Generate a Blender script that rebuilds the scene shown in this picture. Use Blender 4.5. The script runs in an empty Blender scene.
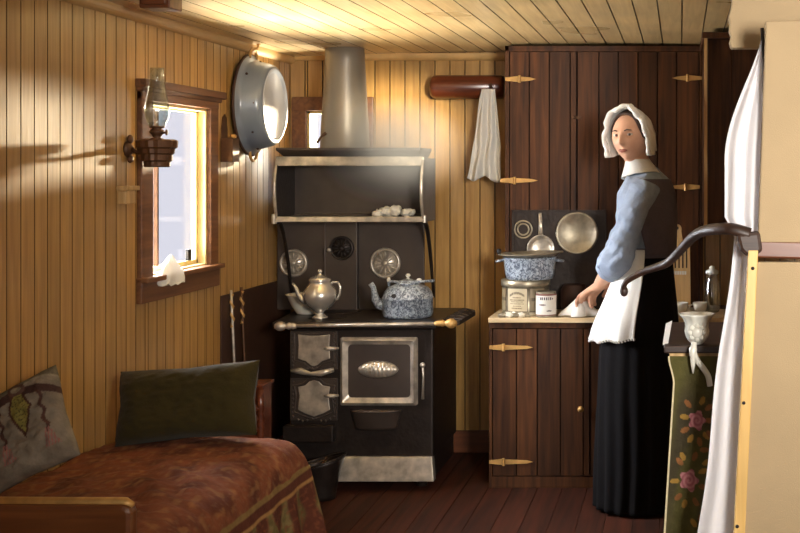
import bpy, bmesh, math, random
from mathutils import Vector, Matrix, noise
random.seed(7)
C = bpy.context.scene.collection
PI = math.pi
sin, cos = math.sin, math.cos

# ------------------------------------------------------------------ camera model
F, CX, CY, H = 1200.0, 680.0, 172.0, 1.4
def P(px, py, Y):
    return Vector(((px-CX)*Y/F, Y, H-(py-CY)*Y/F))
def XW(px, Y): return (px-CX)*Y/F
def ZW(py, Y): return H-(py-CY)*Y/F
def nz(x, y=0, z=0): return noise.noise(Vector((x, y, z)))
def lerp(a, b, t): return a+(b-a)*t
def smooth(a, b, x):
    t = max(0.0, min(1.0, (x-a)/(b-a))); return t*t*(3-2*t)
def srgb(r, g, b):
    f = lambda c: (c/255/12.92) if c <= 10 else ((c/255+.055)/1.055)**2.4
    return (f(r), f(g), f(b), 1)

# ------------------------------------------------------------------ materials
def new_mat(name):
    m = bpy.data.materials.new(name); m.use_nodes = True
    nt = m.node_tree; b = nt.nodes['Principled BSDF']
    return m, nt, b
def plain(name, col, rough=.6, metal=0, var=.15, scale=12, bump=0.0, bscale=80, coat=0, sheen=0, stretch=(1,1,1), attr=None, spec=.5):
    m, nt, b = new_mat(name); N = nt.nodes; L = nt.links
    tc = N.new('ShaderNodeTexCoord'); mp = N.new('ShaderNodeMapping'); mp.inputs['Scale'].default_value = stretch
    L.new(tc.outputs['Object'], mp.inputs['Vector'])
    nz_ = N.new('ShaderNodeTexNoise'); nz_.inputs['Scale'].default_value = scale; nz_.inputs['Detail'].default_value = 5
    L.new(mp.outputs[0], nz_.inputs['Vector'])
    mr = N.new('ShaderNodeMapRange'); mr.inputs['From Min'].default_value = .3; mr.inputs['From Max'].default_value = .7
    mr.inputs['To Min'].default_value = 1-var; mr.inputs['To Max'].default_value = 1+var
    L.new(nz_.outputs['Fac'], mr.inputs['Value'])
    mx = N.new('ShaderNodeVectorMath'); mx.operation = 'SCALE'
    if attr:
        at = N.new('ShaderNodeAttribute'); at.attribute_name = attr; L.new(at.outputs['Color'], mx.inputs[0])
    else:
        mx.inputs[0].default_value = col[:3]
    L.new(mr.outputs[0], mx.inputs['Scale']); L.new(mx.outputs[0], b.inputs['Base Color'])
    b.inputs['Roughness'].default_value = rough; b.inputs['Metallic'].default_value = metal
    b.inputs['Coat Weight'].default_value = coat; b.inputs['Coat Roughness'].default_value = .15
    b.inputs['Sheen Weight'].default_value = sheen
    b.inputs['Specular IOR Level'].default_value = spec
    if bump:
        n2 = N.new('ShaderNodeTexNoise'); n2.inputs['Scale'].default_value = bscale; n2.inputs['Detail'].default_value = 4
        L.new(mp.outputs[0], n2.inputs['Vector'])
        bp = N.new('ShaderNodeBump'); bp.inputs['Strength'].default_value = bump; bp.inputs['Distance'].default_value = .01
        L.new(n2.outputs['Fac'], bp.inputs['Height']); L.new(bp.outputs[0], b.inputs['Normal'])
    return m
def wood(name, c1, c2, grain='Z', rough=.4, coat=.0, fine=60, bump=.15, tone=True, spec=.5, roughvar=.1):
    m, nt, b = new_mat(name); N = nt.nodes; L = nt.links
    tc = N.new('ShaderNodeTexCoord'); mp = N.new('ShaderNodeMapping')
    sc = {'X': (.06, 1, 1), 'Y': (1, .06, 1), 'Z': (1, 1, .06)}[grain]
    mp.inputs['Scale'].default_value = sc; L.new(tc.outputs['Object'], mp.inputs['Vector'])
    at = N.new('ShaderNodeAttribute'); at.attribute_name = 'tone'
    ad = N.new('ShaderNodeVectorMath'); ad.operation = 'ADD'
    if tone:
        s5 = N.new('ShaderNodeVectorMath'); s5.operation = 'SCALE'; s5.inputs['Scale'].default_value = 9
        L.new(at.outputs['Color'], s5.inputs[0]); L.new(s5.outputs[0], ad.inputs[1])
    L.new(mp.outputs[0], ad.inputs[0])
    n1 = N.new('ShaderNodeTexNoise'); n1.inputs['Scale'].default_value = fine; n1.inputs['Detail'].default_value = 6; n1.inputs['Distortion'].default_value = .6
    L.new(ad.outputs[0], n1.inputs['Vector'])
    cr = N.new('ShaderNodeValToRGB'); cr.color_ramp.elements[0].color = c1; cr.color_ramp.elements[1].color = c2
    cr.color_ramp.elements[0].position = .3; cr.color_ramp.elements[1].position = .68
    L.new(n1.outputs['Fac'], cr.inputs[0])
    n3 = N.new('ShaderNodeTexNoise'); n3.inputs['Scale'].default_value = 2.5; L.new(tc.outputs['Object'], n3.inputs['Vector'])
    mr = N.new('ShaderNodeMapRange'); mr.inputs['From Min'].default_value=.3; mr.inputs['From Max'].default_value=.7
    mr.inputs['To Min'].default_value=.85; mr.inputs['To Max'].default_value=1.12; L.new(n3.outputs['Fac'], mr.inputs['Value'])
    mx = N.new('ShaderNodeVectorMath'); mx.operation = 'SCALE'; L.new(cr.outputs[0], mx.inputs[0]); L.new(mr.outputs[0], mx.inputs['Scale'])
    out = mx
    if tone:
        m2 = N.new('ShaderNodeVectorMath'); m2.operation = 'MULTIPLY'; L.new(mx.outputs[0], m2.inputs[0]); L.new(at.outputs['Color'], m2.inputs[1]); out = m2
    L.new(out.outputs[0], b.inputs['Base Color'])
    r = N.new('ShaderNodeMapRange'); r.inputs['To Min'].default_value = rough-roughvar; r.inputs['To Max'].default_value = rough+roughvar
    L.new(n3.outputs['Fac'], r.inputs['Value']); L.new(r.outputs[0], b.inputs['Roughness'])
    b.inputs['Coat Weight'].default_value = coat; b.inputs['Coat Roughness'].default_value = .22; b.inputs['Specular IOR Level'].default_value = spec
    bp = N.new('ShaderNodeBump'); bp.inputs['Strength'].default_value = bump; bp.inputs['Distance'].default_value = .004
    L.new(n1.outputs['Fac'], bp.inputs['Height']); L.new(bp.outputs[0], b.inputs['Normal'])
    return m
def glassy(name, tint=(1,1,1,1), base=.08, k=1.0, rough=.05):
    m, nt, b = new_mat(name); N = nt.nodes; L = nt.links; N.remove(b)
    tr = N.new('ShaderNodeBsdfTransparent'); tr.inputs[0].default_value = tint
    gl = N.new('ShaderNodeBsdfGlossy'); gl.inputs['Roughness'].default_value = rough
    fr = N.new('ShaderNodeLayerWeight'); fr.inputs['Blend'].default_value = .35
    mm = N.new('ShaderNodeMath'); mm.operation = 'MULTIPLY_ADD'; mm.inputs[1].default_value = k*.5; mm.inputs[2].default_value = base
    L.new(fr.outputs['Facing'], mm.inputs[0])
    mi = N.new('ShaderNodeMixShader'); L.new(mm.outputs[0], mi.inputs[0]); L.new(tr.outputs[0], mi.inputs[1]); L.new(gl.outputs[0], mi.inputs[2])
    L.new(mi.outputs[0], N['Material Output'].inputs[0]); return m

M = {}
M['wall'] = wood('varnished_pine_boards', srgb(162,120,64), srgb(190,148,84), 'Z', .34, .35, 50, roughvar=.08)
M['wall_y'] = M['wall']
M['ceil'] = wood('ceiling_pine_boards', srgb(204,172,118), srgb(230,200,146), 'Y', .3, .4, 45, roughvar=.08)
M['brown'] = wood('stained_cupboard_boards', srgb(44,23,11), srgb(88,52,26), 'Z', .5, 0, 40, spec=.25)
M['brown_x'] = wood('stained_trim_wood', srgb(80,40,20), srgb(118,66,36), 'X', .4, .2, 40, tone=False)
M['brown_y'] = wood('stained_window_casing', srgb(88,52,28), srgb(126,82,46), 'Y', .5, .1, 40, tone=False)
M['jamb'] = plain('cream_painted_jamb', srgb(226,202,140), .5)
M['trimlight'] = plain('pale_cove_wood', srgb(214,172,110), .4, coat=.3, stretch=(1,.1,1))
M['floor'] = wood('dark_red_floor_boards', srgb(42,21,13), srgb(76,38,24), 'Y', .65, 0, 30, spec=.25)
M['counter'] = wood('worn_pale_worktop', srgb(190,160,118), srgb(224,200,160), 'X', .5, .1, 35, tone=False)
M['iron'] = plain('black_stove_iron', srgb(52,44,40), .38, .55, .25, 20, .15, 60)
M['ironmid'] = plain('grey_sheet_iron', srgb(70,60,54), .45, .35, .2, 8)
M['pipe'] = plain('grey_stovepipe_iron', srgb(138,130,118), .42, .35, .12, 6, stretch=(1,1,.3))
M['nickel'] = plain('worn_nickel_plate', srgb(186,176,162), .34, .55, .35, 22, .05, 60)
M['silver'] = plain('polished_silver', srgb(212,206,196), .24, .7, .08, 20)
M['brass'] = plain('worn_brass', srgb(200,156,92), .45, .4, .2, 30)
M['tin'] = plain('aged_tin', srgb(150,140,120), .4, .7, .3, 25)
M['enamel'] = plain('blue_grey_enamel', srgb(118,128,142), .3, 0, .06, 6, coat=.4)
M['enamel_lit'] = plain('lit_enamel', srgb(226,232,238), .22, 0, .05, 6, coat=.5)
M['rust'] = plain('dark_chipped_rim', srgb(66,42,30), .6, .2)
M['blk'] = plain('soot_black', srgb(26,20,18), .7)
M['darkmetal'] = plain('dark_bronze_metal', srgb(92,62,40), .5, .4, .2, 30)
M['white'] = plain('white_cotton', srgb(232,228,218), .85, 0, .05, 20, .25, 150, sheen=.2)
M['whitec'] = plain('white_curtain_cotton', srgb(240,238,240), .85, 0, .03, 20, .15, 120, stretch=(1,1,.1))
def translucent(name, col, f):
    m = plain(name, col, .85, 0, .03, 20, .15, 120, stretch=(1,1,.1)); nt = m.node_tree; N = nt.nodes; L = nt.links
    t = N.new('ShaderNodeBsdfTranslucent'); t.inputs[0].default_value = col; mi = N.new('ShaderNodeMixShader'); mi.inputs[0].default_value = f
    L.new(N['Principled BSDF'].outputs[0], mi.inputs[1]); L.new(t.outputs[0], mi.inputs[2]); L.new(mi.outputs[0], N['Material Output'].inputs[0]); return m
M['whitec'] = translucent('white_curtain_cotton', srgb(244,242,244), .4)
M['white'] = translucent('white_cotton_cloth', srgb(238,235,228), .2)
M['blouse'] = plain('pale_blue_chambray', srgb(140,152,170), .85, 0, .1, 25, 1.0, 22)
M['shade_cloth'] = plain('dull_grey_violet_cloth', srgb(84,76,86), .9, 0, .1, 25, .2, 120)
M['skirt'] = plain('black_wool', srgb(17,15,16), .95, 0, .1, 25, .1, 120, spec=.15)
M['skin'] = plain('skin', srgb(206,156,126), .5, 0, .05, 30)
M['lips'] = plain('lips', srgb(166,100,84), .5)
M['hair'] = plain('dark_brown_hair', srgb(58,38,26), .6, 0, .2, 60, .3, 200, stretch=(1,1,.2))
M['eye'] = plain('eye_white', srgb(190,176,164), .4, var=.02)
M['iris'] = plain('iris_dark', srgb(48,36,30), .2)
M['tan'] = plain('tan_canvas_board', srgb(164,142,108), .8, 0, .06, 4, .15, 300)
M['batten'] = wood('raw_pine_batten', srgb(206,164,92), srgb(228,192,122), 'Z', .5, 0, 30, tone=False)
M['green'] = plain('olive_velvet', srgb(56,48,22), .95, 0, .12, 14, .2, 120, sheen=.08, spec=.15)
M['attr'] = plain('woven_pattern_cloth', (1,1,1,1), .9, 0, .14, 40, .3, 130, attr='Col', spec=.2)
M['attr_s'] = plain('printed_surface', (1,1,1,1), .45, 0, .05, 40, attr='Col')
M['porcelain'] = plain('white_porcelain', srgb(222,220,208), .25, 0, .05, 20, coat=.4)
M['shell'] = plain('pale_eggshell', srgb(222,214,196), .5, 0, .12, 40)
M['darkwood'] = wood('dark_polished_wood', srgb(34,20,14), srgb(62,40,28), 'X', .5, .05, 40, tone=False)
M['red_wood'] = wood('reddish_turned_wood', srgb(74,33,17), srgb(114,56,32), 'X', .3, .4, 40, tone=False)
M['chairwood'] = wood('worn_red_brown_wood', srgb(92,50,26), srgb(132,80,42), 'X', .4, .3, 30, tone=False)
M['palewood'] = wood('pale_wood', srgb(176,140,88), srgb(210,172,116), 'Z', .5, .1, 40, tone=False)
M['glass'] = glassy('window_glass', (.97,.98,1,1), .02, .3)
M['lampglass'] = glassy('lamp_chimney_glass', (.86,.9,.9,1), .1, .9, .08)
M['jar'] = glassy('clear_jar_glass', (.9,.92,.92,1), .15, .9, .1)

# ------------------------------------------------------------------ object bookkeeping
MW = {}
def thing(name, label, cat, loc=(0,0,0), rotz=0, group=None, kind=None, mat=None):
    o = bpy.data.objects.new(name, None); C.objects.link(o)
    m = mat if mat is not None else Matrix.Translation(Vector(loc)) @ Matrix.Rotation(rotz, 4, 'Z')
    o.matrix_world = m; MW[o.name] = m.copy(); o.empty_display_size = .05
    if label: o['label'] = label
    if cat: o['category'] = cat
    if group: o['group'] = group
    if kind: o['kind'] = kind
    return o
def tag(o, label=None, cat=None, group=None, kind=None):
    if label: o['label'] = label
    if cat: o['category'] = cat
    if group: o['group'] = group
    if kind: o['kind'] = kind
    return o

class MB:
    def __init__(s): s.v = []; s.f = []; s.mi = []; s.tone = []; s.col = {}
    def add(s, vs, fs, mi=0, tone=1.0):
        b = len(s.v); s.v += [Vector(v) for v in vs]
        for f in fs: s.f.append(tuple(b+i for i in f)); s.mi.append(mi); s.tone.append(tone)
        return b
    def box(s, x0, x1, y0, y1, z0, z1, mi=0, tone=1.0, mtx=None):
        vs = [Vector((x, y, z)) for z in (z0, z1) for y in (y0, y1) for x in (x0, x1)]
        if mtx: vs = [mtx @ v for v in vs]
        s.add(vs, [(0,2,3,1),(4,5,7,6),(0,1,5,4),(2,6,7,3),(0,4,6,2),(1,3,7,5)], mi, tone); return s
    def loft(s, rings, cap=True, closed=True, mi=0, tone=1.0):
        n = len(rings[0]); vs = [p for r in rings for p in r]; fs = []
        for i in range(len(rings)-1):
            for j in range(n if closed else n-1):
                k = (j+1) % n; fs.append((i*n+j, i*n+k, (i+1)*n+k, (i+1)*n+j))
        if cap and closed:
            fs.append(tuple(reversed(range(n)))); fs.append(tuple((len(rings)-1)*n+j for j in range(n)))
        s.add(vs, fs, mi, tone); return s
    def lathe(s, prof, c=(0,0,0), axis=(0,0,1), n=32, mi=0, cap=True, flute=None, up=None):
        a = Vector(axis).normalized(); t = Vector(up) if up else (Vector((1,0,0)) if abs(a.x) < .9 else Vector((0,1,0)))
        u = (t-a*t.dot(a)).normalized(); w = a.cross(u); c = Vector(c); rings = []
        for r, h in prof:
            ring = []
            for j in range(n):
                an = 2*PI*j/n; rr = max(r, 1e-4)*(1+(flute(an, h) if flute else 0))
                ring.append(c+a*h+u*(rr*cos(an))+w*(rr*sin(an)))
            rings.append(ring)
        return s.loft(rings, cap, True, mi)
    def tube(s, pts, rad, n=10, mi=0, cap=True, flat=1.0, up=None):
        pts = [Vector(p) for p in pts]; k = len(pts)
        if not hasattr(rad, '__len__'): rad = [rad]*k
        rings = []; pu = Vector(up) if up else None
        for i, p in enumerate(pts):
            d = (pts[min(i+1, k-1)]-pts[max(i-1, 0)]).normalized()
            if pu is None: pu = Vector((0,0,1)) if abs(d.z) < .9 else Vector((1,0,0))
            u = (pu-d*pu.dot(d)).normalized(); w = d.cross(u); pu = u
            rings.append([p+u*(rad[i]*cos(2*PI*j/n))+w*(rad[i]*flat*sin(2*PI*j/n)) for j in range(n)])
        return s.loft(rings, cap, True, mi)
    def grid(s, fn, nu, nv, mi=0, col=None, closeu=False):
        b = len(s.v)
        for j in range(nv+1):
            for i in range(nu+1):
                s.v.append(Vector(fn(i/nu, j/nv)))
                if col: s.col[len(s.v)-1] = col(i/nu, j/nv)
        for j in range(nv):
            for i in range(nu):
                a = b+j*(nu+1)+i; s.f.append((a, a+1, a+nu+2, a+nu+1)); s.mi.append(mi); s.tone.append(1.0)
        return s
    def ball(s, c, r, n=16, m=10, mi=0, fn=None):
        c = Vector(c); r = Vector(r) if hasattr(r, '__len__') else Vector((r, r, r)); rings = []
        for i in range(m+1):
            th = PI*(.002+.996*i/m); ring = []
            for j in range(n):
                an = 2*PI*j/n; d = Vector((sin(th)*cos(an), sin(th)*sin(an), -cos(th)))
                p = Vector((d.x*r.x, d.y*r.y, d.z*r.z))
                if fn: p = fn(p, d)
                ring.append(c+p)
            rings.append(ring)
        return s.loft(rings, True, True, mi)
    def prism(s, poly, off, mi=0, tone=1.0):
        n = len(poly); off = Vector(off); a = [Vector(p) for p in poly]; vs = a+[p+off for p in a]
        fs = [tuple(range(n)), tuple(reversed(range(n, 2*n)))]+[(i, i+n, (i+1) % n+n, (i+1) % n) for i in range(n)]
        s.add(vs, fs, mi, tone); return s
    def xf(s, m): s.v = [m @ v for v in s.v]; return s
    def build(s, name, mat, parent=None, sm=False, bevel=0, world=True, solid=0, sub=0, remesh=0, smod=0, **tg):
        me = bpy.data.meshes.new(name)
        if parent is not None:
            m = MW[parent.name]
            if world: inv = m.inverted(); vs = [inv @ v for v in s.v]
            else: vs = s.v
            om = m
        else:
            xs = [v.x for v in s.v]; ys = [v.y for v in s.v]; zs = [v.z for v in s.v]
            o0 = Vector(((min(xs)+max(xs))/2, (min(ys)+max(ys))/2, min(zs))); vs = [v-o0 for v in s.v]; om = Matrix.Translation(o0)
        me.from_pydata([tuple(v) for v in vs], [], s.f)
        mats = mat if isinstance(mat, (list, tuple)) else [mat]
        for q in mats: me.materials.append(M[q])
        for p, k in zip(me.polygons, s.mi): p.material_index = k
        if s.col:
            ca = me.color_attributes.new('Col', 'FLOAT_COLOR', 'POINT')
            for i in range(len(vs)): ca.data[i].color = s.col.get(i, (.5,.5,.5,1))
        else:
            ca = me.color_attributes.new('tone', 'FLOAT_COLOR', 'CORNER')
            for p, t in zip(me.polygons, s.tone):
                for li in p.loop_indices: ca.data[li].color = (t, t, t, 1)
        bm = bmesh.new(); bm.from_mesh(me); bmesh.ops.recalc_face_normals(bm, faces=bm.faces); bm.to_mesh(me); bm.free()
        for p in me.polygons: p.use_smooth = bool(sm)
        o = bpy.data.objects.new(name, me); C.objects.link(o)
        if parent is not None:
            o.parent = parent; MW[o.name] = om.copy()
        else:
            o.matrix_world = om; MW[o.name] = om.copy()
        if remesh:
            md = o.modifiers.new('r', 'REMESH'); md.mode = 'VOXEL'; md.voxel_size = remesh; md.use_smooth_shade = True
            if smod:
                q = o.modifiers.new('s', 'SMOOTH'); q.factor = .5; q.iterations = smod
            dg = bpy.context.evaluated_depsgraph_get(); ev = o.evaluated_get(dg)
            nm = bpy.data.meshes.new_from_object(ev); o.modifiers.clear(); o.data = nm
            if not nm.materials: nm.materials.append(M[mats[0]])
        if solid:
            md = o.modifiers.new('t', 'SOLIDIFY'); md.thickness = solid; md.offset = 0
        if bevel:
            md = o.modifiers.new('b', 'BEVEL'); md.width = bevel; md.segments = 2; md.limit_method = 'ANGLE'; md.angle_limit = .6
            if not sm:
                for p in o.data.polygons: p.use_smooth = False
        if sub:
            md = o.modifiers.new('u', 'SUBSURF'); md.levels = sub; md.render_levels = sub
        return tag(o, **tg)
def sub_parent_ok(o): return o

WX, BY = -1.95, 6.0      # left wall plane, back wall plane
RX, FY = 1.35, -2.6      # right wall, wall behind the camera

# ------------------------------------------------------------------ the setting
def board_strip(mb, a0, a1, z0, z1, frame, g=.005, d=.006, T=.035, tone=1.0):
    prof = [(a0, -T), (a0, -.011), (a0+.0018, -.010), (a0+.0028, 0), (a1-.0028, 0), (a1-.0018, -.010), (a1, -.011), (a1, -T)]
    mb.prism([frame(a, dd, z0) for a, dd in prof], frame(0, 0, z1)-frame(0, 0, z0), 0, tone)
    for e in (1, 2, 4, 5): mb.tone[-8+e] = tone*.35        # groove shade painted in: joint faces toned darker
def board_wall(mb, lo, hi, z0, z1, w, frame, holes=(), var=.1, jit=0):
    a = lo
    while a < hi-1e-4:
        b = min(a+w*(1+random.uniform(-jit, jit)), hi)
        for h0, h1, _, _ in holes:
            for e in (h0, h1):
                if a+.004 < e < b-.004 or abs(b-e) < .012: b = e if e > a+.004 else b
        t = 1+random.uniform(-var, var); segs = [(z0, z1)]
        for h0, h1, hz0, hz1 in holes:
            if a >= h0-1e-4 and b <= h1+1e-4: segs = [(z0, hz0), (hz1, z1)]
        for s0, s1 in segs: board_strip(mb, a, b, s0, s1, frame, tone=t)
        a = b
W1 = (4.40, 4.94, 1.015, 1.66)       # left window opening (y0,y1,z0,z1)
W2 = (-1.862, -1.60, 1.25, 1.705)    # back window opening (x0,x1,z0,z1)
fl = lambda a, d, z: Vector((WX+d, a, z))
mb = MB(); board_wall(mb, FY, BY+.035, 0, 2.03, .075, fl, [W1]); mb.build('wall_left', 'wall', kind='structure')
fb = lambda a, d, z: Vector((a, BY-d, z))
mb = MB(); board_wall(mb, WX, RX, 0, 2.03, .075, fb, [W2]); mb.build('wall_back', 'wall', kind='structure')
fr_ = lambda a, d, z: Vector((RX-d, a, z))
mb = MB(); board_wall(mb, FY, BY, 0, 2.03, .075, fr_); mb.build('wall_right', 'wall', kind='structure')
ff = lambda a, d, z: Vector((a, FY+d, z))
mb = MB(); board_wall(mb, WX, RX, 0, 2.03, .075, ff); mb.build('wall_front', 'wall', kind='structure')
def cz(x): return 2.005-.032*((x+.3)/1.65)**2
mb = MB(); a = WX
while a < RX-1e-4:
    b = min(a+.089, RX); t = 1+random.uniform(-.08, .08)
    prof = [(a, .03), (a, .009), (a+.0016, .008), (a+.0028, 0), (b-.0028, 0), (b-.0016, .008), (b, .009), (b, .03)]
    mb.prism([Vector((x, FY, cz((a+b)/2)+(x-(a+b)/2)*(cz(b)-cz(a))/(b-a)+dz)) for x, dz in prof], (0, BY-FY, 0), 0, t); a = b
    for e in (1, 2, 4, 5): mb.tone[-8+e] = t*.35  # ceiling joints get the same painted groove shade
mb.build('ceiling', 'ceil', kind='structure')
mb = MB(); a = WX
while a < RX-1e-4:
    b = min(a+.11, RX); t = 1+random.uniform(-.15, .15)
    prof = [(a, -.03), (a, -.003), (a+.002, 0), (b-.002, 0), (b, -.003), (b, -.03)]
    mb.prism([Vector((x, FY, dz)) for x, dz in prof], (0, BY-FY, 0), 0, t); a = b
mb.build('floor', 'floor', kind='structure')
def cove(name, p0, d, inward):      # quarter-round moulding under the ceiling
    mb = MB(); iw = Vector(inward); prof = [Vector((0,0,0)), Vector((0,0,-.035))]
    poly = [Vector(p0), Vector(p0)+Vector((0,0,-.034))]+[Vector(p0)+iw*(.03*sin(t*PI/10))+Vector((0,0,-.034+.034*(1-cos(t*PI/10)))) for t in range(1, 6)]
    mb.prism(poly, d); return mb.build(name, 'trimlight', kind='structure')
cove('trim_1', (WX, FY, cz(WX)), (0, BY-FY, 0), (1,0,0))
cove('trim_2', (WX, BY, cz(WX)+.018), (RX-WX, 0, 0), (0,-1,0))
MB().box(WX, -.86, BY-.02, BY, 0, .11).build('baseboard_back', 'brown_x', kind='structure', bevel=.004)
MB().box(WX, WX+.02, FY, BY-.02, 0, .11).build('baseboard_left', 'brown_y', kind='structure', bevel=.004)

# window 1, left wall
w = thing('window_1', None, None, (WX, 4.67, 1.0), kind='structure')
y0, y1, z0, z1 = W1
mb = MB()
mb.box(WX, WX+.02, 4.305, y0, .95, 1.70).box(WX, WX+.02, y1, 5.02, .95, 1.70)
mb.box(WX, WX+.022, 4.305, 5.02, z1, 1.705)
mb.box(WX, WX+.04, 4.29, 5.06, 1.705, 1.735).box(WX, WX+.028, 4.30, 5.04, 1.69, 1.71)
mb.build('casing', 'brown_y', w, bevel=.004)
mb = MB(); mb.box(WX, WX+.022, 4.30, 5.03, .925, z0).box(WX, WX+.045, 4.30, 5.03, z0-.015, z0+.004)
mb.build('window_sill', 'brown_y', w, bevel=.004)
mb = MB()
T = .055
mb.box(WX-T, WX+.002, y0-.002, y0+.012, z0, z1).box(WX-T, WX+.002, y1-.012, y1+.002, z0, z1)
mb.box(WX-T, WX+.002, y0, y1, z1-.012, z1+.002).box(WX-T, WX+.002, y0, y1, z0-.002, z0+.01)
mb.box(WX-.05, WX-.03, y0+.005, y0+.025, z0, z1).box(WX-.05, WX-.03, y1-.028, y1-.005, z0, z1)
mb.box(WX-.05, WX-.03, y0, y1, z0, z0+.028).box(WX-.05, WX-.03, y0, y1, z1-.02, z1)
mb.build('window_frame', 'jamb', w, bevel=.002)
MB().box(WX-.05, WX-.035, 4.558, 4.570, z0, z1).build('glazing_bar', 'darkmetal', w)
MB().box(WX-.044, WX-.040, y0+.02, y1-.02, z0+.02, z1-.02).build('pane', 'glass', w)
MB().box(WX-.03, WX-.015, 4.80, 4.83, z0+.03, z0+.075).build('sash_catch', 'blk', w, bevel=.003)
# window 2, back wall
w = thing('window_2', None, None, (-1.74, BY, 1.25), kind='structure')
x0, x1, z0, z1 = W2
mb = MB(); mb.box(-1.935, x0, BY-.02, BY, 1.2, 1.77).box(x1, -1.53, BY-.02, BY, 1.2, 1.77).box(-1.935, -1.53, BY-.022, BY, z1, 1.775).box(-1.935, -1.53, BY-.03, BY, 1.19, z0)
mb.build('casing', 'brown_y', w, bevel=.004)
mb = MB(); mb.box(x0-.002, x0+.012, BY-.002, BY+.12, z0, z1).box(x1-.012, x1+.002, BY-.002, BY+.12, z0, z1)
mb.box(x0, x1, BY-.002, BY+.12, z1-.012, z1+.002).box(x0, x1, BY-.002, BY+.12, z0-.002, z0+.012)
mb.build('window_frame', 'jamb', w)
MB().box(x0, x1, BY+.08, BY+.084, z0, z1).build('pane', 'glass', w)

# ------------------------------------------------------------------ stove
SF, SB = 5.30, 5.86
sp = lambda px, py: P(px, py, SF)
st = thing('cook_stove', 'black cast-iron cooking range with nickel trim and high warming closet', 'stove', (-1.42, 5.58, 0))
SX0, SX1 = XW(290, SF), XW(433, SF); HOB = .737
mb = MB(); mb.box(SX0, SX1, SF, SB, .13, HOB-.03)
mb.build('body', 'iron', st, bevel=.008)
mb = MB()
mb.prism([P(272,322,SF-.03), P(436,322,SF-.03), Vector((-1.04, SB, HOB)), Vector((-1.86, SB, HOB))], (0,0,-.03))
mb.build('cooktop', 'iron', st, bevel=.006)
for cx, cy in ((-1.6, 5.45), (-1.6, 5.68), (-1.28, 5.45), (-1.28, 5.68)):
    m = MB(); m.lathe([(.001,0),(.085,0),(.088,.002),(.088,.003),(.08,.0045),(.001,.0045)], (cx, cy, HOB), n=32); m.build('stove_lid', 'iron', st, sm=True)
# right end shelf
mb = MB(); mb.prism([Vector((-1.065, 5.30, HOB-.002)), Vector((-.985, 5.36, HOB-.002)), Vector((-.975, 5.72, HOB-.002)), Vector((-1.06, 5.8, HOB-.002))], (0,0,-.02))
for k in range(5): mb.tube([(-1.06, 5.36+.09*k, HOB), (-1.02, 5.39+.09*k, HOB+.006), (-.98, 5.40+.08*k, HOB)], .006, 6)
mb.build('end_shelf', 'ironmid', st, bevel=.003)
# rail with knobs
RZ = ZW(326, 5.24); a, b = XW(281, 5.24), XW(451, 5.24)
mb = MB(); mb.tube([(a, 5.235, RZ), (b, 5.235, RZ+.012)], .0085, 14); mb.build('towel_rail', 'nickel', st, sm=True)
for q, (xx, zz, mt) in enumerate(((a, RZ, 'nickel'), (b, RZ+.012, 'brass'))):
    sgn = -1 if q == 0 else 1
    mb = MB(); mb.lathe([(.001,-.028),(.012,-.024),(.021,-.01),(.022,.002),(.016,.016),(.011,.02),(.013,.03),(.017,.036),(.012,.045),(.014,.055),(.009,.07),(.001,.072)], (xx, 5.235, zz), (-sgn,0,0), 20)
    mb.tube([(xx-sgn*.04, 5.235, zz), (xx-sgn*.04, 5.30, zz-.005)], .009, 8)
    mb.build('rail_knob', mt, st, sm=True)
# firebox doors
def plate(x0, x1, y0, y1, kind):
    cxp, cyp = (x0+x1)/2, (y0+y1)/2; hw, hh = (x1-x0)/2, (y1-y0)/2
    if kind == 0: pts = [(-1,-1),(-.3,-.92),(.3,-.92),(1,-1),(.95,-.3),(1,.55),(.5,.72),(.2,.98),(0,1.05),(-.2,.98),(-.5,.72),(-1,.55),(-.95,-.3)]
    else: pts = [(-1,-.7),(-.55,-.78),(-.3,-1),(0,-1.08),(.3,-1),(.55,-.78),(1,-.7),(.9,-.2),(1,.6),(.6,.8),(0,1),(-.6,.8),(-1,.6),(-.9,-.2)]
    return [sp(cxp+u*hw, cyp+v*hh) for u, v in pts]
for (x0, x1, y0, y1, k) in ((299,331,334,365,0), (299,331,381,416,1)):
    d = MB(); d.prism([sp(x0-8,y0-3)+Vector((0,-.012,0)), sp(x1+7,y0-3)+Vector((0,-.012,0)), sp(x1+7,y1+4)+Vector((0,-.012,0)), sp(x0-8,y1+4)+Vector((0,-.012,0))], (0,.012,0))
    r_ = plate(x0-4, x1+4, y0-2, y1+3, k); r_.append(r_[0])
    d.tube([p+Vector((0,-.014,0)) for p in r_], .005, 8)
    for sx in (x0-5, x1+4):
        for i in range(9):
            d.ball(sp(sx, y0+(y1-y0)*i/8)+Vector((0,-.013,0)), .006, 8, 6)
    for i in range(8):
        d.ball(sp(x0+(x1-x0)*i/7, y1+3+1.5*sin(i*1.4))+Vector((0,-.014,0)), .006, 8, 6)
    dr = d.build('firebox_door', 'ironmid', st, bevel=.002)
    m = MB(); m.prism([p+Vector((0,-.018,0)) for p in plate(x0, x1, y0, y1, k)], (0,.01,0)); m.build('door_plate', 'nickel', dr, bevel=.003, label='bright nickel shield plate')
    m = MB(); yy = (y0+y1)/2+(-2 if k == 0 else -4)
    m.tube([sp(x1-5,yy)+Vector((0,-.03,0)), sp(x1+4,yy)+Vector((0,-.035,0)), sp(x1+9,yy)+Vector((0,-.02,0))], [.005,.009,.005], 10)
    m.ball(sp(x1+1,yy)+Vector((0,-.034,0)), (.016,.01,.009)); m.build('latch', 'nickel', dr, sm=True)
m = MB(); m.tube([sp(293,370)+Vector((0,-.02,0)), sp(303,370)+Vector((0,-.03,0)), sp(312,373)+Vector((0,-.022,0)), sp(323,372)+Vector((0,-.03,0)), sp(335,369)+Vector((0,-.02,0))], [.010,.015,.008,.014,.010], 12)
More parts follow.
